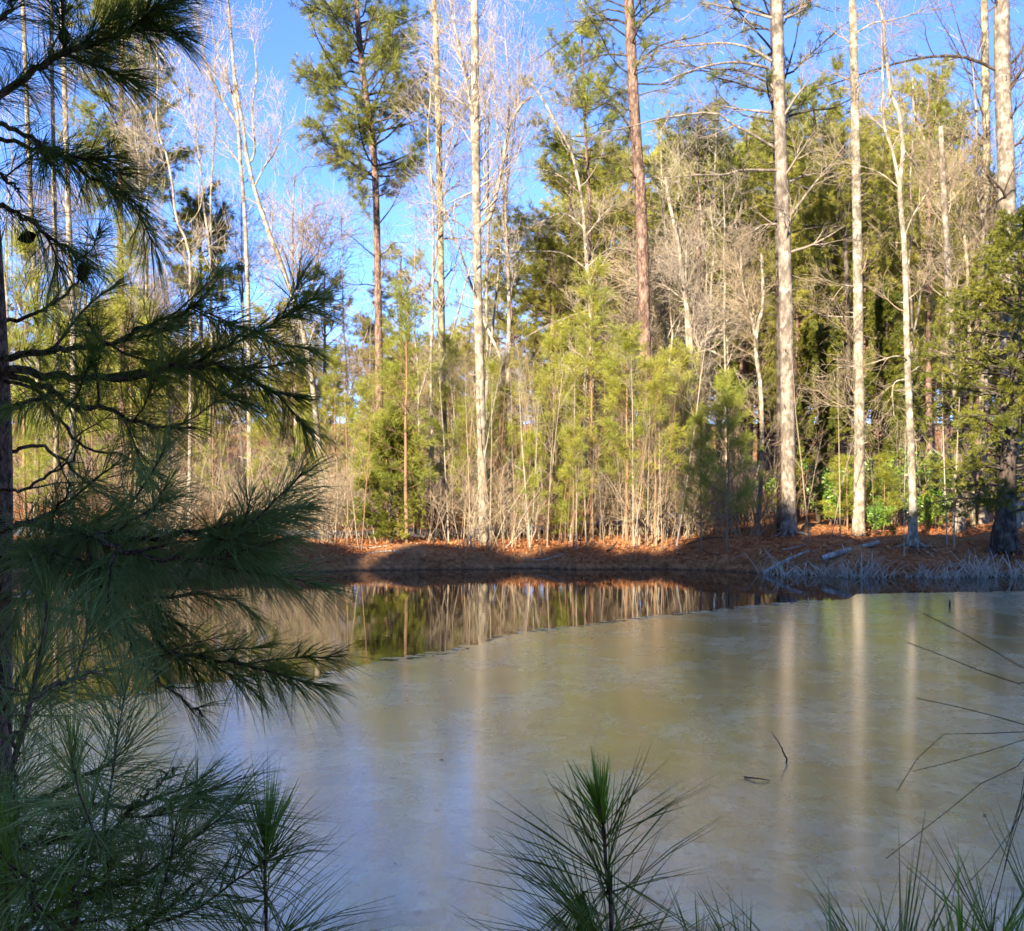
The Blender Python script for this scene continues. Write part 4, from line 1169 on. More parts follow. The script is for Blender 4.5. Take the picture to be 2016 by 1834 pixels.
# ------------------------------------------------------------------ background pines and hardwoods
TP = [Proto(proto_tall_pine(15, 0.5, 2.6, 36, gaps=0.35), 15), Proto(proto_tall_pine(14, 0.42, 2.4, 40, gaps=0.3), 14), Proto(proto_tall_pine(12, 0.36, 2.2, 38, gaps=0.35, lean=0.4), 12), Proto(proto_tall_pine(11, 0.3, 2.0, 36, gaps=0.35), 11)]
HW = [Proto(proto_hardwood(11, 0.085, 'twig_tan', 0.3, 2.2, 20, 1), 11), Proto(proto_hardwood(9, 0.07, 'twig_grey', 0.25, 1.9, 18, 2), 9),
      Proto(proto_hardwood(12, 0.10, 'twig_white', 0.4, 2.0, 18, 1), 12), Proto(proto_hardwood(7, 0.05, 'twig_tan', 0.2, 1.7, 18, 2), 7)]
def skyline(x):
    return np.interp(x, [-400, 0, 330, 420, 600, 640, 700, 760, 800, 850, 930, 990, 1040, 1110, 1230, 1260, 1330, 1400, 1500, 1560, 1640, 1720, 1800, 1850, 1900, 2016, 2400],
                     [470, 500, 560, 620, 640, 540, 600, 560, 510, 600, 590, 470, 390, 300, 330, 300, 240, 230, 270, 220, 240, 260, 150, 180, 280, 330, 300])
def bgpine(k, x, ytop, Y, label, group=None, ws=1.0):
    g = ground_at(x, Y); h = EYE + (HOR - ytop) / F * Y - g[2]
    return TP[k].place('loblolly_pine', g, h, label, 'tree', group, None, ws)
bgpine(1, 1125, 285, 45, 'full rounded pine behind the bare spreading tree', None, 1.05)
bgpine(1, 1375, 215, 44, 'golden green full pine right of the reddish pine trunk', None, 1.05)
bgpine(0, 1470, 262, 47, 'golden green pine close left of the thickest trunk', None, 1.0)
bgpine(2, 1625, 215, 46, 'olive pine filling the gap right of the thickest trunk', None, 1.1)
bgpine(0, 1830, 140, 41, 'rounded pine crown on the right against the sky', None, 0.85)
bgpine(2, 1745, 270, 45, 'olive pine right of the slimmer banded trunk', None, 1.0)
bgpine(3, 790, 505, 58, 'low distant pine top below the open crowned pine', None, 1.0)
bgpine(3, 640, 545, 55, 'low distant pine top right of the leaning birch stem', None, 0.9)
bgpine(2, 1015, 450, 52, 'dark pine left of the full rounded pine', None, 1.1)
bgpine(2, 1235, 310, 50, 'pine directly behind the reddish pine trunk', None, 1.0)
GP = 'background pines'
for i in range(76):
    x = U(-150, 2200) if i < 34 else U(970, 2100)
    Y = U(44, 80)
    yt = skyline(x) + (U(20, 330) if i < 50 else U(0, 200))
    if 330 < x < 640 and yt < 650: yt += 60
    bgpine(int(rng.integers(1, 4)), x, yt, Y, 'background pine filling the woods behind the bank trees', GP, U(0.9, 1.25))
for i in range(26):
    x = U(-200, 1500) if i < 22 else U(600, 1500); Y = U(37, 70)
    yt = skyline(x) + (U(-40, 260) if x < 1000 else U(120, 380))
    if x < 700: yt = U(300, 620)
    g = ground_at(x, Y); h = EYE + (HOR - yt) / F * Y - g[2]
    k = int(rng.integers(0, 4))
    HW[k].place('bare_hardwood', g, h, 'leafless tree among the woods behind the bank trees', 'tree', 'leafless background trees', None, U(0.8, 1.2))
for i in range(30):
    x = U(-150, 1000); Y = U(44, 70)
    bgpine(int(rng.integers(2, 4)), x, max(U(570, 820), skyline(x)), Y, 'background pine filling the woods behind the bank trees', GP, U(1.0, 1.35))
for i in range(11):
    x = U(1540, 1930)
    bgpine(int(rng.integers(1, 4)), x, U(260, 560), U(39, 48), 'background pine filling the woods behind the bank trees', GP, U(0.9, 1.2))
SL = [Proto(proto_hardwood(13, 0.075, 'twig_white', 0.25, 2.4, 15, 1, 0.06, 'bark_white', 0.5, 0.2), 13), Proto(proto_hardwood(11, 0.06, 'twig_tan', 0.25, 2.2, 15, 1, 0.02, 'bark_pale', 0.5, 0.22), 11),
      Proto(proto_hardwood(13, 0.07, 'twig_white', 0.4, 1.8, 18, 2, 0.2, 'bark_white', 0.5, 0.15), 13)]
for i, (x0, x1, y0, y1, k) in enumerate([(1280, 1560, 120, 420, 0)] * 3 + [(1580, 1960, 60, 420, 1)] * 2 + [(1000, 1260, 250, 500, 1)] * 2 + [(330, 640, 80, 380, 2)] * 1 + [(850, 1080, -120, 160, 2)] * 3 + [(640, 900, 330, 600, 1)] * 3 + [(0, 330, 0, 400, 2)] * 2):
    x = U(x0, x1); Y = U(34.5, 43)
    g = ground_at(x, Y); h = EYE + (HOR - U(y0, y1)) / F * Y - g[2]
    SL[k].place('bare_hardwood', g, h, 'slim pale leafless tree among the taller trees of the far bank', 'tree', 'slim leafless trees of the far bank', None, U(0.8, 1.05))
for i in range(80):      # deep woods
    x = U(-300, 2300) if i < 50 else U(-200, 1000); Y = U(66, 125)
    g = ground_at(x, Y); yt = U(590, 800)
    h = EYE + (HOR - yt) / F * Y - g[2]
    k = int(rng.integers(0, 4))
    if i % 2:
        TP[k].place('loblolly_pine', g, max(h, 6), 'far small pine deep in the woods beyond the path', 'tree', 'far pines beyond the path', None, 1.3)
    else:
        HW[k].place('bare_hardwood', g, max(h, 6), 'far leafless tree deep in the woods beyond the path', 'tree', 'far leafless trees beyond the path', None, 1.2)

def far_woods():
    wood, leaf = MB(), MB()
    N = 420
    x = U(-130, 130, N); y = U(128, 175, N); h = U(7, 13, N) * (1 + 0.25 * np.sin(x * 0.13))
    z = gz(x, y) - 0.2
    t = np.linspace(0, 1, 4)
    Pn = np.stack([x[:, None] + rng.normal(0, 0.3, (N, 1)) * t, y[:, None] + 0 * t, z[:, None] + h[:, None] * t], -1)
    tubes(wood, Pn, U(0.08, 0.2, N)[:, None] * np.linspace(1, 0.3, 4)[None], 5)
    K = 70
    ii_ = np.repeat(np.arange(N), K)
    tt = U(0.12, 1.05, N * K)
    c = np.stack([x[ii_] + rng.normal(0, 1.5, N * K) * (1.25 - tt), y[ii_] + rng.normal(0, 1.3, N * K), z[ii_] + h[ii_] * tt], -1)
    tufts(leaf, c, nrm(rng.normal(size=c.shape) + Z3 * 0.4), 4, 0.6, 0.06, 0.2, 1.3)
    o = wood.build('far_woods', M['bark_pale'])
    tag(o, 'far off mixed woods closing the view behind the trees', 'woods', kind='stuff')
    l = leaf.build('foliage', M['needle_far'], o, smooth=False); l['kind'] = 'stuff'
far_woods()
# saplings and brush
SP = [Proto(proto_sapling(6, 'twig_tan'), 6), Proto(proto_sapling(5, 'twig_white'), 5), Proto(proto_sapling(4, 'twig_tan'), 4), Proto(proto_sapling(6, 'twig_red'), 6), Proto(proto_sapling(3.5, 'twig_grey'), 3.5)]
for i in range(150):
    x = U(870, 1500) if i < 134 else (U(640, 860) if i < 140 else U(1560, 1900))
    X = (x - 1008) / F * 32
    Y = float(yw(X)) + U(0.9, 5.0)
    if 1375 < x < 1490 and Y < 33.5: x -= 130; X = (x - 1008) / F * 32; Y = float(yw(X)) + U(1.5, 5.0)
    g = ground_at(x, Y)
    sp_ = SP[int(rng.integers(0, 5))].place('sapling', g, U(1.6, 6.2), 'thin bare sapling standing in the thicket on the leafy bank', 'sapling', 'thin saplings on the bank', None, U(0.7, 1.1), ('stem',))
    sp_.rotation_euler = (rng.normal(0, 0.07), rng.normal(0, 0.09), U(0, 6.28))
BR = [(proto_brush(3.0, 1.6, 16, 'twig_grey'), 3.0), (proto_brush(2.4, 1.8, 18, 'twig_tan'), 2.4), (proto_brush(1.6, 1.4, 18, 'twig_red'), 1.6), (proto_brush(3.6, 1.6, 14, 'twig_tan'), 3.6)]
for i in range(168):
    x = U(-150, 2200); Y = U(34.5, 50) if i < 85 else U(57, 75)
    if i >= 120: x = U(640, 1520); Y = U(31.8, 35)
    if 1375 < x < 1490 and Y < 33: x -= 130
    if i >= 140: x = U(150, 720); Y = U(34, 44)
    k = int(rng.integers(0, 4)) if i < 85 else (int(rng.choice([0, 3])) if i < 120 else 1)
    if i % 4 == 0 and Y < 42: k = 2
    if abs(Y - float(road_y((x - 1008) / F * Y))) < 1.9: Y += 3.6
    g = ground_at(x, Y)
    o = bpy.data.objects.new('bare_shrub', BR[k][0]); COL.objects.link(o)
    o.location = g; o.rotation_euler = (0, 0, U(0, 6.28)); s = U(0.75, 1.35) * (1.5 if 85 <= i < 120 else 1.0); o.scale = (s * 1.1, s * 1.1, s)
    tag(o, 'leafless twiggy shrub in the undergrowth between the trees', 'shrub', 'leafless undergrowth shrubs')
HL = [Proto(proto_holly(2.0, 1.5), 2.0), Proto(proto_holly(1.4, 1.3), 1.4)]
for k, x, Y, h, ws, lab in [(0, 1765, 36.0, 2.5, 1.0, 'glossy green shrub between the banded trunk and the forked tree'),
                            (0, 1640, 36.5, 2.2, 1.1, 'glossy green shrub behind the low pine left of the banded trunk'),
                            (1, 1722, 33.2, 0.95, 0.9, 'low bright broadleaf shrub at the right foot of the banded trunk'),
                            (0, 1845, 37.0, 2.8, 0.9, 'dark green shrub behind the spotted trunk'),
                            (1, 1560, 39.0, 1.8, 1.0, 'glossy green shrub behind the thickest trunk'),
                            (1, 1830, 33.8, 1.1, 1.0, 'dusky low shrub right of the forked tree')]:
    HL[k].place('evergreen_shrub', ground_at(x, Y), h, lab, 'shrub', None, None, ws, ('stem', 'foliage'))

# ------------------------------------------------------------------ reeds, logs and sticks along the waterline
def reed_clump(x, n, label, group, tall=0.5, spread=0.35):
    X = (x - 1008) / F * 28.8
    Y = float(yw(X)) - 0.3
    X = (x - 1008) / F * Y
    org = np.array([X, Y, 0.0])
    n = int(n * 1.3)
    b = np.stack([rng.normal(0, spread, n), rng.normal(0, 0.2, n), np.full(n, -0.08)], -1)
    d = nrm(np.stack([rng.normal(0, 0.55, n), rng.normal(-0.15, 0.4, n), np.ones(n)], -1))
    mb = MB(); blades(mb, b, d, 1.45 * tall * U(0.35, 1.6, n), U(0.006, 0.014, n), 0.3, True)
    o = mb.build('reeds', M['reed'], smooth=False); o.location = org
    tag(o, label, 'reeds', group)
for x, n, tl, sp in [(1515, 10, 0.3, 0.15), (1545, 18, 0.35, 0.2), (1572, 9, 0.25, 0.15), (1612, 22, 0.4, 0.22), (1640, 34, 0.42, 0.25), (1662, 26, 0.3, 0.3), (1690, 30, 0.46, 0.2), (1722, 22, 0.5, 0.2), (1742, 8, 0.3, 0.1),
                     (1775, 9, 0.22, 0.15), (1815, 20, 0.32, 0.2), (1842, 30, 0.42, 0.22), (1866, 18, 0.25, 0.3), (1892, 34, 0.45, 0.2), (1918, 26, 0.5, 0.15), (1946, 30, 0.55, 0.22), (1962, 14, 0.3, 0.3), (1984, 12, 0.5, 0.12), (2006, 20, 0.5, 0.2), (2040, 26, 0.45, 0.3)]:
    reed_clump(x, n, 'grey dead reed clump bent over the water on the right shore', 'dead reed clumps on the right shore', tl, sp)
for x, tl in [(1548, 1.0), (1502, 0.8), (1908, 0.9), (1915, 0.8)]:
    reed_clump(x, 3, 'few tall thin grey reed stalks standing above the clumps', 'tall lone reed stalks', tl, 0.05)

def stick(name, label, cat, pts, r0, r1, mat='driftwood', knots=0):
    pts = np.array(pts); org = pts[0].copy()
    q = wobble(resample(pts, 14), 0.015) - org
    mb = MB(); tubes(mb, q, np.linspace(r0, r1, 14), 8)
    # closed sawn/broken ends
    if knots:
        B, BR_, _ = grow(q[None], np.linspace(r0, r1, 14)[None], knots, 0.3, 0.95, 0.5, 1.1, (0.25, 0.6), 4, 0.1, 0.15, 0.45)
        tubes(mb, B, BR_, 5)
    o = mb.build(name, M[mat]); o.location = org
    return tag(o, label, cat)
def on_bank(x, y0, lift=0.04):
    """walk out along the picture ray until it meets the terrain"""
    for Y in np.arange(24, 45, 0.03):
        p = P(x, y0, Y)
        if p[2] <= max(0.0, float(gz(p[0], p[1]))) + lift:
            return p
    return P(x, y0, 32)
stick('fallen_log', 'grey fallen log lying up the leafy bank left of the forked tree', 'log', [on_bank(1618, 1100, 0.1), on_bank(1664, 1086, 0.12), on_bank(1730, 1068, 0.14)], 0.075, 0.055, knots=3)
stick('fallen_branch', 'pale crooked branch with its lower end in the water among the reeds', 'branch', [on_bank(1502, 1129, 0.02), on_bank(1549, 1103, 0.25), on_bank(1592, 1084, 0.2)], 0.05, 0.02, knots=4)
stick('fallen_branch', 'short pale stick on the leaves below the thickest trunk', 'branch', [on_bank(1540, 1082), on_bank(1566, 1078), on_bank(1586, 1072, 0.1)], 0.02, 0.012)
stick('fallen_branch', 'long thin branch lying along the shaded left bank', 'branch', [on_bank(720, 1092), on_bank(760, 1085), on_bank(800, 1086)], 0.025, 0.012, 'driftwood', 2)
stick('fallen_branch', 'thin stick lying right of the forked tree on brown leaves', 'branch', [on_bank(1808, 1075), on_bank(1832, 1092), on_bank(1850, 1108)], 0.02, 0.01)
stick('fallen_branch', 'dark stub sticking out of the sunlit middle bank', 'branch', [on_bank(1196, 1086), on_bank(1206, 1078, 0.1), on_bank(1214, 1068, 0.3)], 0.035, 0.02, 'bark_dark')
stick('bleached_branch', 'bleached bent branch dipping into the pond behind the near pine trunk', 'branch', [P(16, 1109, 27), P(60, 1117, 27), P(108, 1128, 27), P(110, 1136, 27), P(106, 1147, 26.9)], 0.05, 0.03)
for i in range(16):
    xx = U(660, 2000); X = (xx - 1008) / F * 30.5
    a = U(0, np.pi); L = U(0.3, 0.9); y0 = float(yw(X)) + U(0.15, 2.2)
    q = [np.array([X + math.cos(a) * L * t, y0 + math.sin(a) * L * 0.4 * t, 0.0]) for t in (-1, 0, 1)]
    q = [np.array([p[0], p[1], max(0.0, float(gz(p[0], p[1]))) + 0.06 + U(0, 0.05)]) for p in q]
    tag(stick('fallen_stick', 'small dead stick lying among the leaves of the far bank', 'stick', q, U(0.012, 0.022), 0.007, str(rng.choice(['driftwood', 'bark_dark'])), int(rng.integers(0, 3))), None, None, 'small sticks on the far bank')
# roots showing at the water's edge
for x, Yd, lab in [(1797, 29.7, 'bare roots spreading from the foot of the forked waterside tree'), (1553, 32.4, 'shallow root flare at the foot of the thickest trunk')]:
    g0 = ground_at(x, Yd); mb = MB()
    for a in np.linspace(0, 2 * np.pi, 8)[:-1] + 0.3:
        dd = np.array([math.cos(a), math.sin(a), 0]); L = U(0.35, 0.8)
        q = [dd * L * t for t in (0.0, 0.3, 0.65, 1.0)]
        q = [np.array([p[0], p[1], float(gz(g0[0] + p[0], g0[1] + p[1])) - g0[2] + h]) for p, h in zip(q, (0.28, 0.12, 0.05, -0.05))]
        tubes(mb, wobble(resample(q, 8), 0.02), np.linspace(0.07, 0.02, 8), 6)
    rt = [o for o in COL.objects if o.get('category') == 'tree' and abs(o.location.x - g0[0]) < 0.03 and abs(o.location.y - Yd) < 0.2][0]
    ro = mb.build('roots', M['bark_pale'], rt); ro.location = Vector(g0) - rt.location
# things on the ice
def ice_pt(x, y, z=0.02):
    Y = (EYE - z) * F / (y - HOR)
    return P(x, y, Y)
a = ice_pt(1547, 1500); 
stick('ice_twig', 'thin dark twig poking up out of the ice', 'twig', [a - Z3 * 0.03, P(1545, 1488, a[1]), P(1535, 1465, a[1] - 0.02), P(1516, 1440, a[1] - 0.05)], 0.008, 0.002, 'bark_dark')
stick('ice_twig', 'short dark stick lying flat on the ice left of the upright twig', 'twig', [ice_pt(1466, 1530), ice_pt(1490, 1533, 0.03), ice_pt(1516, 1538)], 0.007, 0.003, 'bark_dark')
a = ice_pt(1870, 1195)
stick('ice_twig', 'tiny dark stub standing in the ice at the right', 'twig', [a - Z3 * 0.03, P(1870, 1188, a[1]), P(1869, 1182, a[1])], 0.02, 0.012, 'bark_dark')

# ------------------------------------------------------------------ foreground pines
NEAR_DENSITY = 0.27
def needles(mb, P_, R_, t0, t1, dens, L, w=0.00072, a_tip=0.35, a_base=1.1, droop=0.25, up=0.0):
    """real needles (thin tapering three-sided) along a shoot polyline"""
    seg = np.linalg.norm(np.diff(P_, axis=0), axis=1).sum()
    N = max(6, int(dens * NEAR_DENSITY * seg * (t1 - t0)))
    t = np.concatenate([U(t0, t1, int(N * 0.85)), U(max(t0, t1 - 0.06), t1, N - int(N * 0.85))])
    N = len(t)
    # bundles of three needles share their foot and nearly their direction
    t = np.repeat(t[:max(2, N // 3)], 3); N = len(t)
    p, T, r = at(P_[None], R_[None], np.zeros(N, int), t)
    u = (t - t0) / (t1 - t0)
    a = (a_base + (a_tip - a_base) * u) * np.repeat(U(0.5, 1.4, N // 3), 3)
    ang = np.repeat(U(0, 2 * np.pi, N // 3), 3)
    lop = nrm(rng.normal(size=(1, 3))) * 0.10
    d = nrm(np.cos(a)[:, None] * T + np.sin(a)[:, None] * perp(T, ang) + Z3 * up + lop + rng.normal(0, 0.075, (N, 3)))
    Ln = L * np.repeat(U(0.55, 1.15, N // 3), 3) * U(0.9, 1.05, N) * (1 - 0.4 * smoothstep(0.8, 1.0, u))
    side = perp(d)
    oth = np.cross(d, side)
    bend = np.array([0, 0, -1.0])[None] * (droop * U(0.2, 1.3, N) * Ln)[:, None] + side * (rng.normal(0, 0.05, N) * Ln)[:, None]
    th = np.array([0, 2.094, 4.189])
    off = np.cos(th)[None, :, None] * side[:, None] + np.sin(th)[None, :, None] * oth[:, None]
    ww = (w * U(0.8, 1.2, N))[:, None, None]
    c1 = p + d * (Ln * 0.5)[:, None] + bend * 0.25
    tip = p + d * Ln[:, None] + bend
    v = np.concatenate([p[:, None] + off * ww * 0.8, c1[:, None] + off * ww, tip[:, None]], 1).reshape(-1, 3)
    k = (np.arange(N) * 7)[:, None]
    j = np.array([0, 1, 2]); j2 = np.array([1, 2, 0])
    q = np.stack([k + j, k + j2, k + 3 + j2, k + 3 + j], -1).reshape(-1, 4)
    tr = np.stack([k + 3 + j, k + 3 + j2, np.broadcast_to(k + 6, (N, 3))], -1).reshape(-1, 3)
    mb.add(v, q, tr)

def near_branch(root, org, pts, r0, Lneedle=0.17, dens=1900, side=5, sideL=(0.12, 0.3), t0=0.1, droop=0.3, mat='needle_near', bark='bark_near', up_side=0.05, n=24, name='branch'):
    q = resample(pts, n) - org
    q[1:-1] += rng.normal(0, 0.004, q[1:-1].shape)
    R = np.linspace(r0, 0.0028, n)
    wd, nd = MB(), MB()
    tubes(wd, q, R, 7)
    if dens:
        needles(nd, q, R, t0, 0.999, dens, Lneedle, droop=droop)
    side = int(round(side * 0.65))
    if side:
        B, BRr, _ = grow(q[None], R[None], side, max(0.2, t0), 0.95, 0.5, 0.95, sideL, 7, up_side, 0.08, 0.7, 0.005, 0.5)
        tubes(wd, B, BRr, 5)
        for b, rr in zip(B, BRr):
            if dens: needles(nd, b, rr, 0.15, 0.999, dens * 1.15, Lneedle, droop=droop)
    o = wd.build(name, M[bark], root)
    if nd.n: nd.build('needles', M[mat], o, smooth=False)
    return o

def cone_mesh(mb, c, axis, L=0.042, r=0.016):
    axis = nrm(np.array(axis, float)[None])[0]
    N = 90
    t = np.linspace(0, 1, N); ang = np.arange(N) * 2.399
    A = perp(axis[None], np.array([0.0]))[0]; B = np.cross(axis, A)
    rr = r * np.sin(np.pi * np.clip(t * 0.85 + 0.12, 0, 1))
    rad = np.cos(ang)[:, None] * A + np.sin(ang)[:, None] * B
    p = c + axis * (t * L)[:, None] + rad * (rr * 0.45)[:, None]
    tip = c + axis * (t * L + 0.008)[:, None] + rad * (rr * 1.05)[:, None]
    sd = np.cross(rad, axis)
    w = (0.0045 * np.ones(N))[:, None]
    th = axis[None] * 0.003
    v = np.stack([p - sd * w * 0.5, p + sd * w * 0.5, tip + sd * w, tip - sd * w, tip + th], 1).reshape(-1, 3)
    k = np.arange(N) * 5
    mb.add(v, np.stack([k, k + 1, k + 2, k + 3], -1), np.vstack([np.stack([k + 3, k + 2, k + 4], -1)]))
    core = c + axis * np.linspace(0, L, 8)[:, None]
    tubes(mb, core, r * 0.5 * np.sin(np.pi * np.linspace(0.1, 0.95, 8)), 8)

def near_pine():
    Yt = 3.15
    gb = np.array([P(-22, 1834, Yt)[0], Yt, float(gz(P(-22, 1834, Yt)[0], Yt))])
    root = empty('loblolly_pine', gb, 'dark near pine at the left edge reaching long needled boughs over the pond', 'tree')
    tp = np.vstack([gb[None] - Z3 * 0.05, PL([(-20, 1834), (-15, 1300), (-13, 1000), (-16, 800), (-28, 560), (-38, 400), (-60, 0), (-80, -400)], Yt)])
    q = resample(tp, 40)
    wd = MB(); tubes(wd, q - gb, np.interp(q[:, 2], [0, 1.2, 2.0, 3.0, 4.2], [0.055, 0.052, 0.051, 0.046, 0.03]), 14)
    wd.build('trunk', M['bark_near'], root)
    def br(pts, Y, *a, **k):
        return near_branch(root, gb, PL(pts, Y), *a, **k)
    # upper boughs
    br([(-70, 235), (0, 190), (60, 140), (130, 105), (250, 60), (330, 10), (390, -50)], 3.0, 0.012, 0.17, 7000, 10, (0.1, 0.24), 0.1)
    br([(-60, 120), (-20, 60), (30, 0), (90, -60)], 2.9, 0.009, 0.17, 4800, 5, (0.1, 0.25))
    br([(-55, 245), (0, 245), (53, 270), (117, 302), (178, 313), (235, 310)], 3.0, 0.008, 0.17, 3600, 3, (0.08, 0.18), 0.2)
    br([(-55, 255), (60, 290), (121, 309), (199, 359), (249, 387), (290, 425)], 3.05, 0.007, 0.17, 3600, 3, (0.08, 0.18), 0.25, droop=0.5)
    br([(-50, 325), (-20, 335), (10, 350), (40, 380)], 2.95, 0.007, 0.16, 1700, 2, (0.08, 0.2), 0.1)
    br([(-40, 405), (0, 405), (43, 426), (99, 465), (142, 497), (175, 530)], 3.0, 0.008, 0.17, 3600, 3, (0.08, 0.18), 0.1, droop=0.5)
    br([(-30, 640), (40, 630), (100, 600), (150, 560), (172, 535)], 3.2, 0.007, 0.13, 1300, 2, (0.08, 0.2), 0.3)
    # middle boughs
    br([(-20, 705), (89, 694), (149, 685), (213, 680), (249, 664), (309, 635), (350, 619), (385, 600), (405, 580)], [3.15, 3.1, 3.05, 3.0, 3.0, 2.95, 2.95, 2.9, 2.9], 0.011, 0.15, 3300, 12, (0.1, 0.26), 0.12)
    br([(190, 743), (320, 728), (384, 713), (444, 681), (480, 660), (535, 636), (588, 606)], [3.1, 3.0, 2.95, 2.9, 2.9, 2.9, 2.9], 0.008, 0.15, 3900, 6, (0.1, 0.22), 0.2)
    br([(-10, 740), (43, 724), (82, 738), (178, 743), (267, 742), (341, 720), (419, 717), (460, 728), (500, 748), (550, 770), (600, 784)], [3.15, 3.1, 3.1, 3.0, 2.95, 2.9, 2.9, 2.9, 2.9, 2.9, 2.9], 0.013, 0.155, 3500, 7, (0.1, 0.24), 0.3, droop=0.45)
    br([(-10, 735), (53, 749), (107, 770), (142, 802), (199, 806), (249, 823), (302, 838), (385, 842)], [3.15, 3.1, 3.0, 2.95, 2.9, 2.9, 2.85, 2.8], 0.010, 0.15, 2900, 10, (0.12, 0.34), 0.2)
    br([(-10, 745), (67, 767), (114, 823), (153, 870), (199, 891), (250, 900)], [3.15, 3.1, 3.05, 3.0, 3.0, 3.0], 0.006, 0.14, 700, 2, (0.1, 0.2), 0.5)
    br([(-12, 960), (40, 965), (90, 940), (140, 905), (160, 860)], 3.1, 0.005, 0.14, 0, 4, (0.1, 0.25))
    # big lower bough, nearer the camera
    br([(-15, 1050), (60, 1030), (150, 1048), (195, 1051), (260, 1030), (302, 1001), (330, 985)], [3.15, 3.0, 2.8, 2.65, 2.6, 2.55, 2.5], 0.010, 0.19, 2600, 8, (0.12, 0.34), 0.15, mat='needle_near_b')
    br([(60, 1030), (200, 1060), (320, 1056), (430, 1040), (500, 1018), (550, 1004), (618, 994)], [3.0, 2.75, 2.6, 2.5, 2.45, 2.45, 2.45], 0.010, 0.165, 3500, 12, (0.1, 0.2), 0.2, mat='needle_near_b')
    br([(20, 1035), (80, 1020), (124, 987), (140, 950)], [3.1, 2.9, 2.8, 2.75], 0.006, 0.17, 2200, 3, (0.1, 0.22), 0.3, mat='needle_near_b')
    br([(195, 1051), (230, 1080), (330, 1100), (430, 1095), (500, 1080), (575, 1058)], [2.65, 2.55, 2.5, 2.45, 2.4, 2.4], 0.007, 0.16, 2800, 9, (0.12, 0.32), 0.15, mat='needle_near_b', up_side=0.0)
    # hanging lower boughs
    br([(-15, 1095), (60, 1105), (199, 1140), (266, 1168), (302, 1193), (340, 1222), (380, 1250)], [3.15, 3.1, 2.95, 2.9, 2.9, 2.85, 2.85], 0.008, 0.15, 2200, 8, (0.12, 0.32), 0.25, droop=0.35, up_side=-0.03)
    br([(-15, 1120), (40, 1108), (110, 1128), (200, 1160), (300, 1180), (400, 1170), (470, 1190), (510, 1220)], [3.15, 3.1, 3.0, 2.9, 2.85, 2.8, 2.8, 2.8], 0.008, 0.15, 2200, 10, (0.14, 0.34), 0.3, droop=0.45, up_side=-0.02)
    br([(200, 1160), (256, 1272), (309, 1332), (355, 1372), (400, 1412)], [2.9, 2.85, 2.8, 2.8, 2.8], 0.006, 0.17, 1300, 2, (0.1, 0.22), 0.3, droop=0.35, up_side=-0.05)
    br([(266, 1168), (320, 1272), (400, 1295), (475, 1308), (556, 1330)], [2.9, 2.85, 2.8, 2.75, 2.75], 0.007, 0.155, 2700, 8, (0.12, 0.3), 0.2, droop=0.35, up_side=-0.03)
    br([(-12, 1180), (60, 1183), (100, 1197), (180, 1207), (284, 1228), (350, 1240)], [3.15, 3.1, 3.0, 2.95, 2.9, 2.9], 0.009, 0.16, 500, 3, (0.1, 0.2), 0.5, droop=0.4)
    br([(-12, 900), (60, 880), (120, 905), (180, 960), (230, 985)], [3.15, 3.2, 3.3, 3.3, 3.3], 0.006, 0.16, 1200, 4, (0.1, 0.25), 0.4)
    br([(-14, 1100), (50, 1075), (110, 1085), (190, 1120), (250, 1115)], [3.15, 2.95, 2.75, 2.65, 2.6], 0.007, 0.19, 2300, 6, (0.12, 0.3), 0.15, mat='needle_near_b', up_side=-0.02)
    for (x, y, dx, dz) in [(128, 84, 0.0, 0.05), (163, 548, 0.0, 0.05), (36, 462, 0.05, 0.0)]:
        cm = MB(); c0 = P(x, y + 10, 3.0) - gb
        cone_mesh(cm, c0, (dx, -0.01, dz + 0.01))
        cm.build('pine_cone', M['cone'], root, smooth=False)
near_pine()

def seedling(label, stem, Y, r0, side, Ln=0.19, dens=900, top=260, mat='needle_near', name='pine_seedling', group=None, t0=0.0, droop=0.12, a_base=1.3, base_drop=True, topL=0.14, branches=()):
    """an upright young pine shoot: stem, long side needles, bright upright candle at the tip"""
    pts = PL(stem, Y)
    if base_drop:
        g = np.array([pts[0][0], pts[0][1], float(gz(pts[0][0], pts[0][1])) - 0.03])
        if g[2] < pts[0][2] - 0.05:
            pts = np.vstack([g[None], pts])
    org = pts[0].copy()
    root = empty(name, org, label, 'seedling', group)
    q = resample(pts, 30) - org
    R = np.linspace(r0, r0 * 0.45, 30)
    wd, nd, tp = MB(), MB(), MB()
    tubes(wd, q, R, 8)
    needles(nd, q, R, t0, 0.985, dens, Ln, 0.0008, 0.85, a_base, droop)
    if top:
        N = top
        needles(tp, q[-3:], R[-3:], 0.55, 0.999, N / NEAR_DENSITY / max(0.01, np.linalg.norm(np.diff(q[-3:], axis=0), axis=1).sum() * 0.45), topL, 0.0009, 0.28, 0.5, 0.02)
    st = wd.build('stem', M['stem_near'], root)
    nd.build('needles', M[mat], root, smooth=False)
    if top: tp.build('new_needles', M['needle_new'], root, smooth=False)
    for bpts, bY in branches:
        near_branch(root, org, PL(bpts, bY), 0.004, Ln, dens * 1.3, 0, t0=0.25, droop=droop, mat=mat, bark='stem_near')
    return root

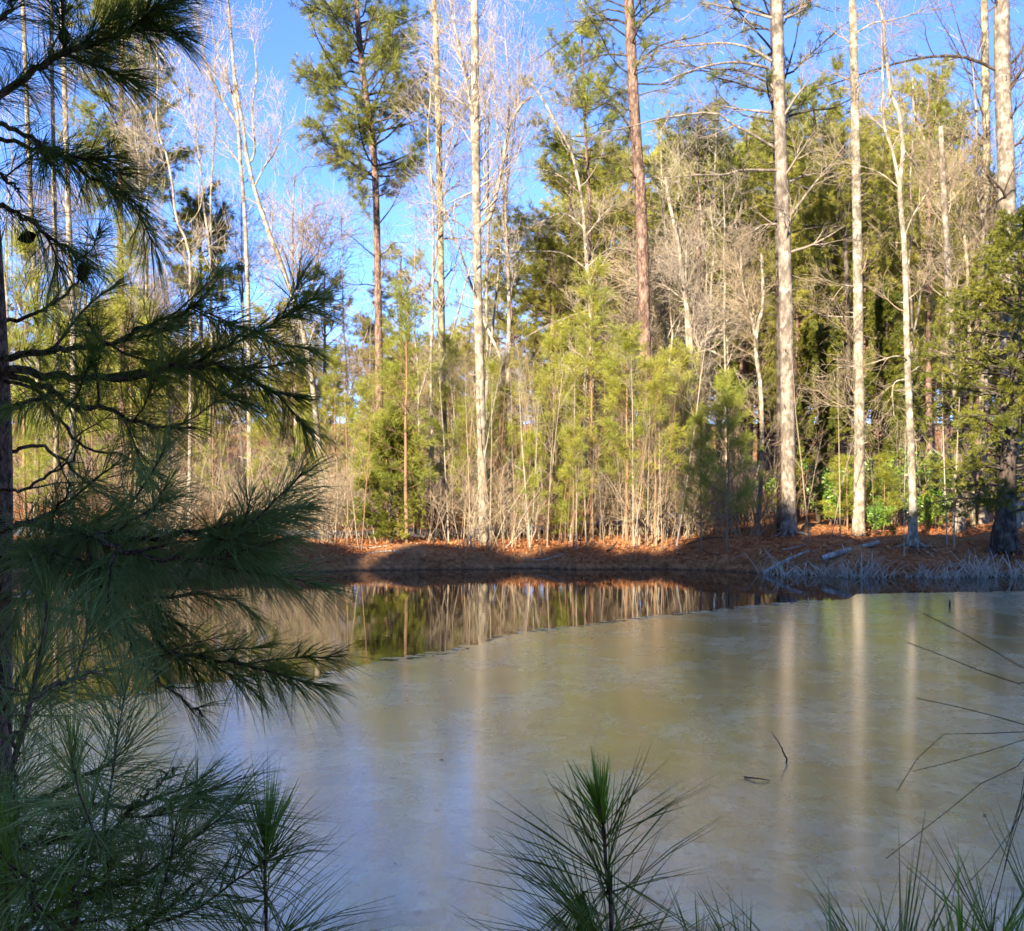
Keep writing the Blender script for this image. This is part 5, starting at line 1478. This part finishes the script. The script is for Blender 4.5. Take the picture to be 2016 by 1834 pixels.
seedling('upright pine seedling in front of the ice at the bottom centre', [(1203, 1850), (1198, 1762), (1191, 1684), (1188, 1620), (1181, 1580)], 1.45, 0.0046, 0, 0.24, 2500, 90, topL=0.08, t0=0.4)
seedling('shorter pine shoot just left of the bottom centre seedling', [(1149, 1850), (1149, 1805), (1149, 1775)], 1.55, 0.0036, 0, 0.21, 2200, 50, topL=0.13, t0=0.6)
seedling('full pine seedling left of the bottom centre one, bright tuft at its tip', [(524, 1850), (523, 1780), (522, 1727), (522, 1655)], 1.85, 0.0052, 0, 0.24, 3300, 100, topL=0.16, t0=0.42)

# young pine filling the lower left corner
def corner_pine():
    Y = 2.0
    g = np.array([P(-25, 1834, Y)[0], Y, float(gz(P(-25, 1834, Y)[0], Y)) - 0.03])
    root = empty('young_pine', g, 'near young pine filling the lower left corner with grey green needles', 'tree')
    st = np.vstack([g[None], PL([(-20, 1760), (0, 1610), (7, 1578), (32, 1478), (46, 1436), (60, 1379), (85, 1265), (92, 1215), (96, 1180)], Y)])
    q = resample(st, 30) - g
    wd, nd = MB(), MB(); R = np.linspace(0.012, 0.004, 30)
    tubes(wd, q, R, 9)
    needles(nd, q, R, 0.45, 0.999, 2300, 0.2, droop=0.2)
    s = wd.build('stem', M['stem_near'], root); nd.build('needles', M['needle_near_b'], s, smooth=False)
    def br(pts, Yb, *a, **k):
        k.setdefault('mat', 'needle_near_b'); k.setdefault('bark', 'stem_near'); a = list(a); a[2] *= 1.45
        return near_branch(root, g, PL(pts, Yb), *a, **k)
    br([(25, 1700), (32, 1567), (25, 1439), (30, 1390)], [2.05, 2.0, 1.95, 1.95], 0.006, 0.19, 900, 2, (0.1, 0.2), 0.3)
    br([(0, 1607), (46, 1585), (114, 1563), (160, 1535), (200, 1512)], [2.0, 1.98, 1.95, 1.93, 1.92], 0.006, 0.2, 1300, 1, (0.08, 0.16), 0.35)
    br([(0, 1600), (46, 1588), (188, 1592), (266, 1585), (338, 1572), (409, 1574), (487, 1580)], [2.0, 2.0, 2.0, 2.0, 2.05, 2.1, 2.15], 0.005, 0.11, 420, 4, (0.08, 0.18), 0.55)
    br([(260, 1588), (284, 1571), (310, 1545), (341, 1514)], 2.03, 0.003, 0.10, 420, 0, t0=0.55)
    br([(380, 1574), (386, 1562), (388, 1550)], 2.08, 0.003, 0.11, 3000, 0, t0=0.2)
    br([(-25, 1800), (60, 1740), (150, 1690), (234, 1620), (260, 1590)], [2.0, 1.95, 1.9, 1.88, 1.85], 0.006, 0.2, 1300, 4, (0.12, 0.28), 0.2)
    br([(-25, 1850), (100, 1800), (180, 1760), (213, 1727), (225, 1690)], [2.0, 1.9, 1.8, 1.75, 1.72], 0.006, 0.2, 1500, 6, (0.12, 0.3), 0.2)
    br([(120, 1860), (230, 1850), (291, 1825), (330, 1785), (380, 1740)], [1.85, 1.85, 1.85, 1.85, 1.85], 0.005, 0.2, 1200, 5, (0.12, 0.28), 0.1)
    br([(-30, 1690), (20, 1680), (80, 1660), (130, 1640)], [2.0, 1.9, 1.8, 1.75], 0.005, 0.2, 1300, 3, (0.12, 0.26), 0.1)
    br([(100, 1880), (139, 1834), (149, 1762), (150, 1730)], [1.75, 1.75, 1.75, 1.75], 0.005, 0.18, 1800, 3, (0.1, 0.22), 0.2, mat='needle_new')
    br([(-30, 1880), (30, 1840), (60, 1790), (70, 1740)], [1.7, 1.7, 1.7, 1.7], 0.005, 0.19, 1500, 4, (0.1, 0.24), 0.2)
    br([(-30, 1420), (0, 1400), (40, 1340), (60, 1290)], [2.2, 2.2, 2.2, 2.2], 0.005, 0.19, 1300, 4, (0.1, 0.24), 0.1)
    br([(60, 1379), (110, 1350), (170, 1330), (220, 1320)], [2.0, 2.05, 2.1, 2.15], 0.005, 0.2, 1500, 2, (0.1, 0.22), 0.2)
corner_pine()

# pine tips and blades along the bottom right
def tip(label, x, y0, y1, Y, n, Ln, mat='needle_near', lean=0, spread=0.7, w=0.0009, group=None):
    b = P(x, y0 + 24, Y); e = P(x + lean, y1 + 24, Y)
    n = int(n * 1.35)
    g = np.array([b[0], b[1], float(gz(b[0], b[1])) - 0.03])
    root = empty('pine_seedling', g, label, 'seedling', group)
    q = resample(np.vstack([g[None], b[None] - Z3 * 0.05, b[None], e[None]]), 30) - g
    wd, nd = MB(), MB(); R = np.linspace(0.006, 0.003, 30)
    tubes(wd, q, R, 7)
    seg = np.linalg.norm(np.diff(q, axis=0), axis=1).sum()
    needles(nd, q, R, 0.8, 0.999, n / (seg * 0.2) / NEAR_DENSITY, Ln, w, 0.3, spread, 0.12)
    wd.build('stem', M['stem_near'], root); nd.build('needles', M[mat], root, smooth=False)
tip('thin dark green pine tip poking up at the bottom right of centre', 1700, 1930, 1880, 1.55, 46, 0.19, 'needle_near', -10, 0.5)
tip('sparse pine tip at the bottom just right of the centre seedling', 1375, 1900, 1862, 1.5, 24, 0.16, 'needle_near', 6, 0.5)
tip('blurred close pine tuft at the bottom edge under the pale streak of ice', 1830, 1985, 1920, 0.95, 30, 0.17, 'needle_near_b', -25, 0.55)
tip('blurred close pine tuft in the bottom right corner', 1985, 1960, 1890, 0.9, 34, 0.16, 'needle_new', 10, 0.6)
tip('soft grey green pine tuft leaning left along the bottom edge', 1640, 1960, 1900, 1.15, 26, 0.19, 'needle_near_b', -50, 0.8)
tip('close green pine tuft second from the bottom right corner', 1900, 1960, 1900, 1.0, 40, 0.17, 'needle_new', -8, 0.55)
tip('green pine tip at the bottom edge below the dark flat stick', 1480, 1940, 1880, 1.35, 40, 0.17, 'needle_near', -20, 0.55)
tip('long needled green tip at the bottom edge right of the dark green one', 1770, 1950, 1880, 1.2, 60, 0.2, 'needle_near', 5, 0.6)
tip('dense grey green pine tip in the bottom right, taller than its neighbours', 1960, 1880, 1800, 1.3, 110, 0.2, 'needle_near_b', -10, 0.75)
tip('greyish pine tip low at the right edge', 2050, 1830, 1760, 1.5, 70, 0.19, 'needle_near_b', 0, 1.0)

def dry_blades():
    Y = 1.7
    base = P(2150, 1834, Y); g = np.array([base[0], Y, float(gz(base[0], Y))])
    root = empty('dry_grass_tuft', g, 'tuft of long dry blades arching in from the right edge', 'grass')
    src = g + np.array([0.0, 0, 0.0])
    for pts in [[(2016, 1318), (1910, 1255), (1817, 1208)], [(2016, 1350), (1940, 1325), (1860, 1293), (1785, 1265)], [(2016, 1428), (1920, 1400), (1804, 1375)],
                [(2016, 1443), (1876, 1446), (1847, 1450), (1804, 1496), (1775, 1535), (1765, 1560)], [(2016, 1457), (1900, 1493), (1797, 1519)],
                [(2016, 1503), (1922, 1549), (1851, 1610), (1790, 1655), (1744, 1691)], [(2016, 1553), (1990, 1640), (1940, 1794)], [(2016, 1580), (1985, 1680), (1955, 1810)],
                [(2016, 1600), (1960, 1680), (1900, 1745)], [(2030, 1530), (2000, 1610), (1975, 1720)]]:
        pp = PL(pts, Y)
        d = nrm((pp[0] - pp[1])[None])[0]
        mid = pp[0] + d * 0.08
        full = np.vstack([src[None] + rng.normal(0, 0.015, 3) * np.array([1, 1, 0]), (src * 0.45 + mid * 0.55)[None] + np.array([[0.02, 0, 0.02]]), mid[None], pp])
        q = resample(full, 26) - g
        mb = MB(); tubes(mb, q, np.linspace(0.0016, 0.0006, 26), 4)
        mb.build('blade', M['dry_blade'], root)
dry_blades()

def edge_pine():
    Y = 3.4
    g = np.array([P(2130, 1834, Y)[0], Y, float(gz(P(2130, 1834, Y)[0], Y)) - 0.03])
    root = empty('loblolly_pine', g, 'dark pine at the right edge with only its bough tips in view', 'tree')
    q = resample(np.vstack([g[None], PL([(2130, 1500), (2125, 1000), (2120, 500), (2115, 200)], Y)]), 24) - g
    wd = MB(); tubes(wd, q, np.linspace(0.03, 0.01, 24), 9); wd.build('trunk', M['bark_near'], root)
    near_branch(root, g, PL([(2125, 640), (2080, 610), (2040, 600), (2005, 602)], Y), 0.006, 0.12, 2400, 2, (0.06, 0.12), 0.3)
    near_branch(root, g, PL([(2125, 800), (2080, 775), (2045, 765), (2022, 762)], Y), 0.006, 0.10, 2000, 1, (0.06, 0.1), 0.3)
    near_branch(root, g, PL([(2120, 460), (2080, 420), (2050, 395), (2030, 385)], Y), 0.006, 0.12, 1600, 1, (0.06, 0.1), 0.3)
edge_pine()

# ------------------------------------------------------------------ pine wood on the near shore behind the viewpoint: it shades the pond and the near bank
def wood_behind():
    wood, leaf = [MB(), MB()]
    sx, sy, sz = SUN
    for i in range(170):
        X, Y = U(-40, 8), U(-24, -9)
        if i >= 150: X, Y = U(-12, 0), U(-14, -7)
        k = (31 - Y) / (-sy)
        xd = (X - sx * k) / 31 * F + 1008          # where on the far bank the top of this tree throws its shade
        shade = np.interp(xd, [-600, 400, 640, 1130, 1180, 1365, 1385, 1455, 1475, 1505, 1570, 1590, 1760, 1800, 1870, 1920, 2100],
                          [2.5, 1.6, 0.45, 0.45, 0.0, 0.05, 3.5, 3.5, 0.8, 2.1, 2.1, 0.8, 0.7, 0.3, 0.4, 1.0, 1.3])
        h = shade + 0.35 + k * sz + U(-0.5, 0.1) - (U(0, 4) if i % 3 == 0 else 0)
        n = 10
        p = np.zeros((n, 3)); p[:, 0] = X; p[:, 1] = Y; p[:, 2] = np.linspace(0.6, h - 0.4, n)
        tubes(wood, p, np.linspace(0.2, 0.04, n), 7)
        K = 1000
        zz = np.where(rng.random(K) < 0.45, U(h - 4.5, h, K), U(4.5, h, K)); rr = (0.35 + 2.0 * np.clip((h - zz) / h * 1.8, 0, 1)) * np.sqrt(rng.random(K)); aa = U(0, 6.28, K)
        c = np.stack([X + rr * np.cos(aa), Y + rr * np.sin(aa), zz], -1)
        tufts(leaf, c, nrm(rng.normal(size=(K, 3)) + Z3 * 0.4), 5, 0.55, 0.09, 0.2, 1.3)
    o = wood.build('woodland', M['bark_pine']); o.data.materials.append(M['needle_far'])
    tag(o, 'dense pine wood on the near shore behind the viewpoint', 'woods', kind='stuff')
    l = leaf.build('foliage', M['needle_far'], o, smooth=False); l['kind'] = 'stuff'
wood_behind()
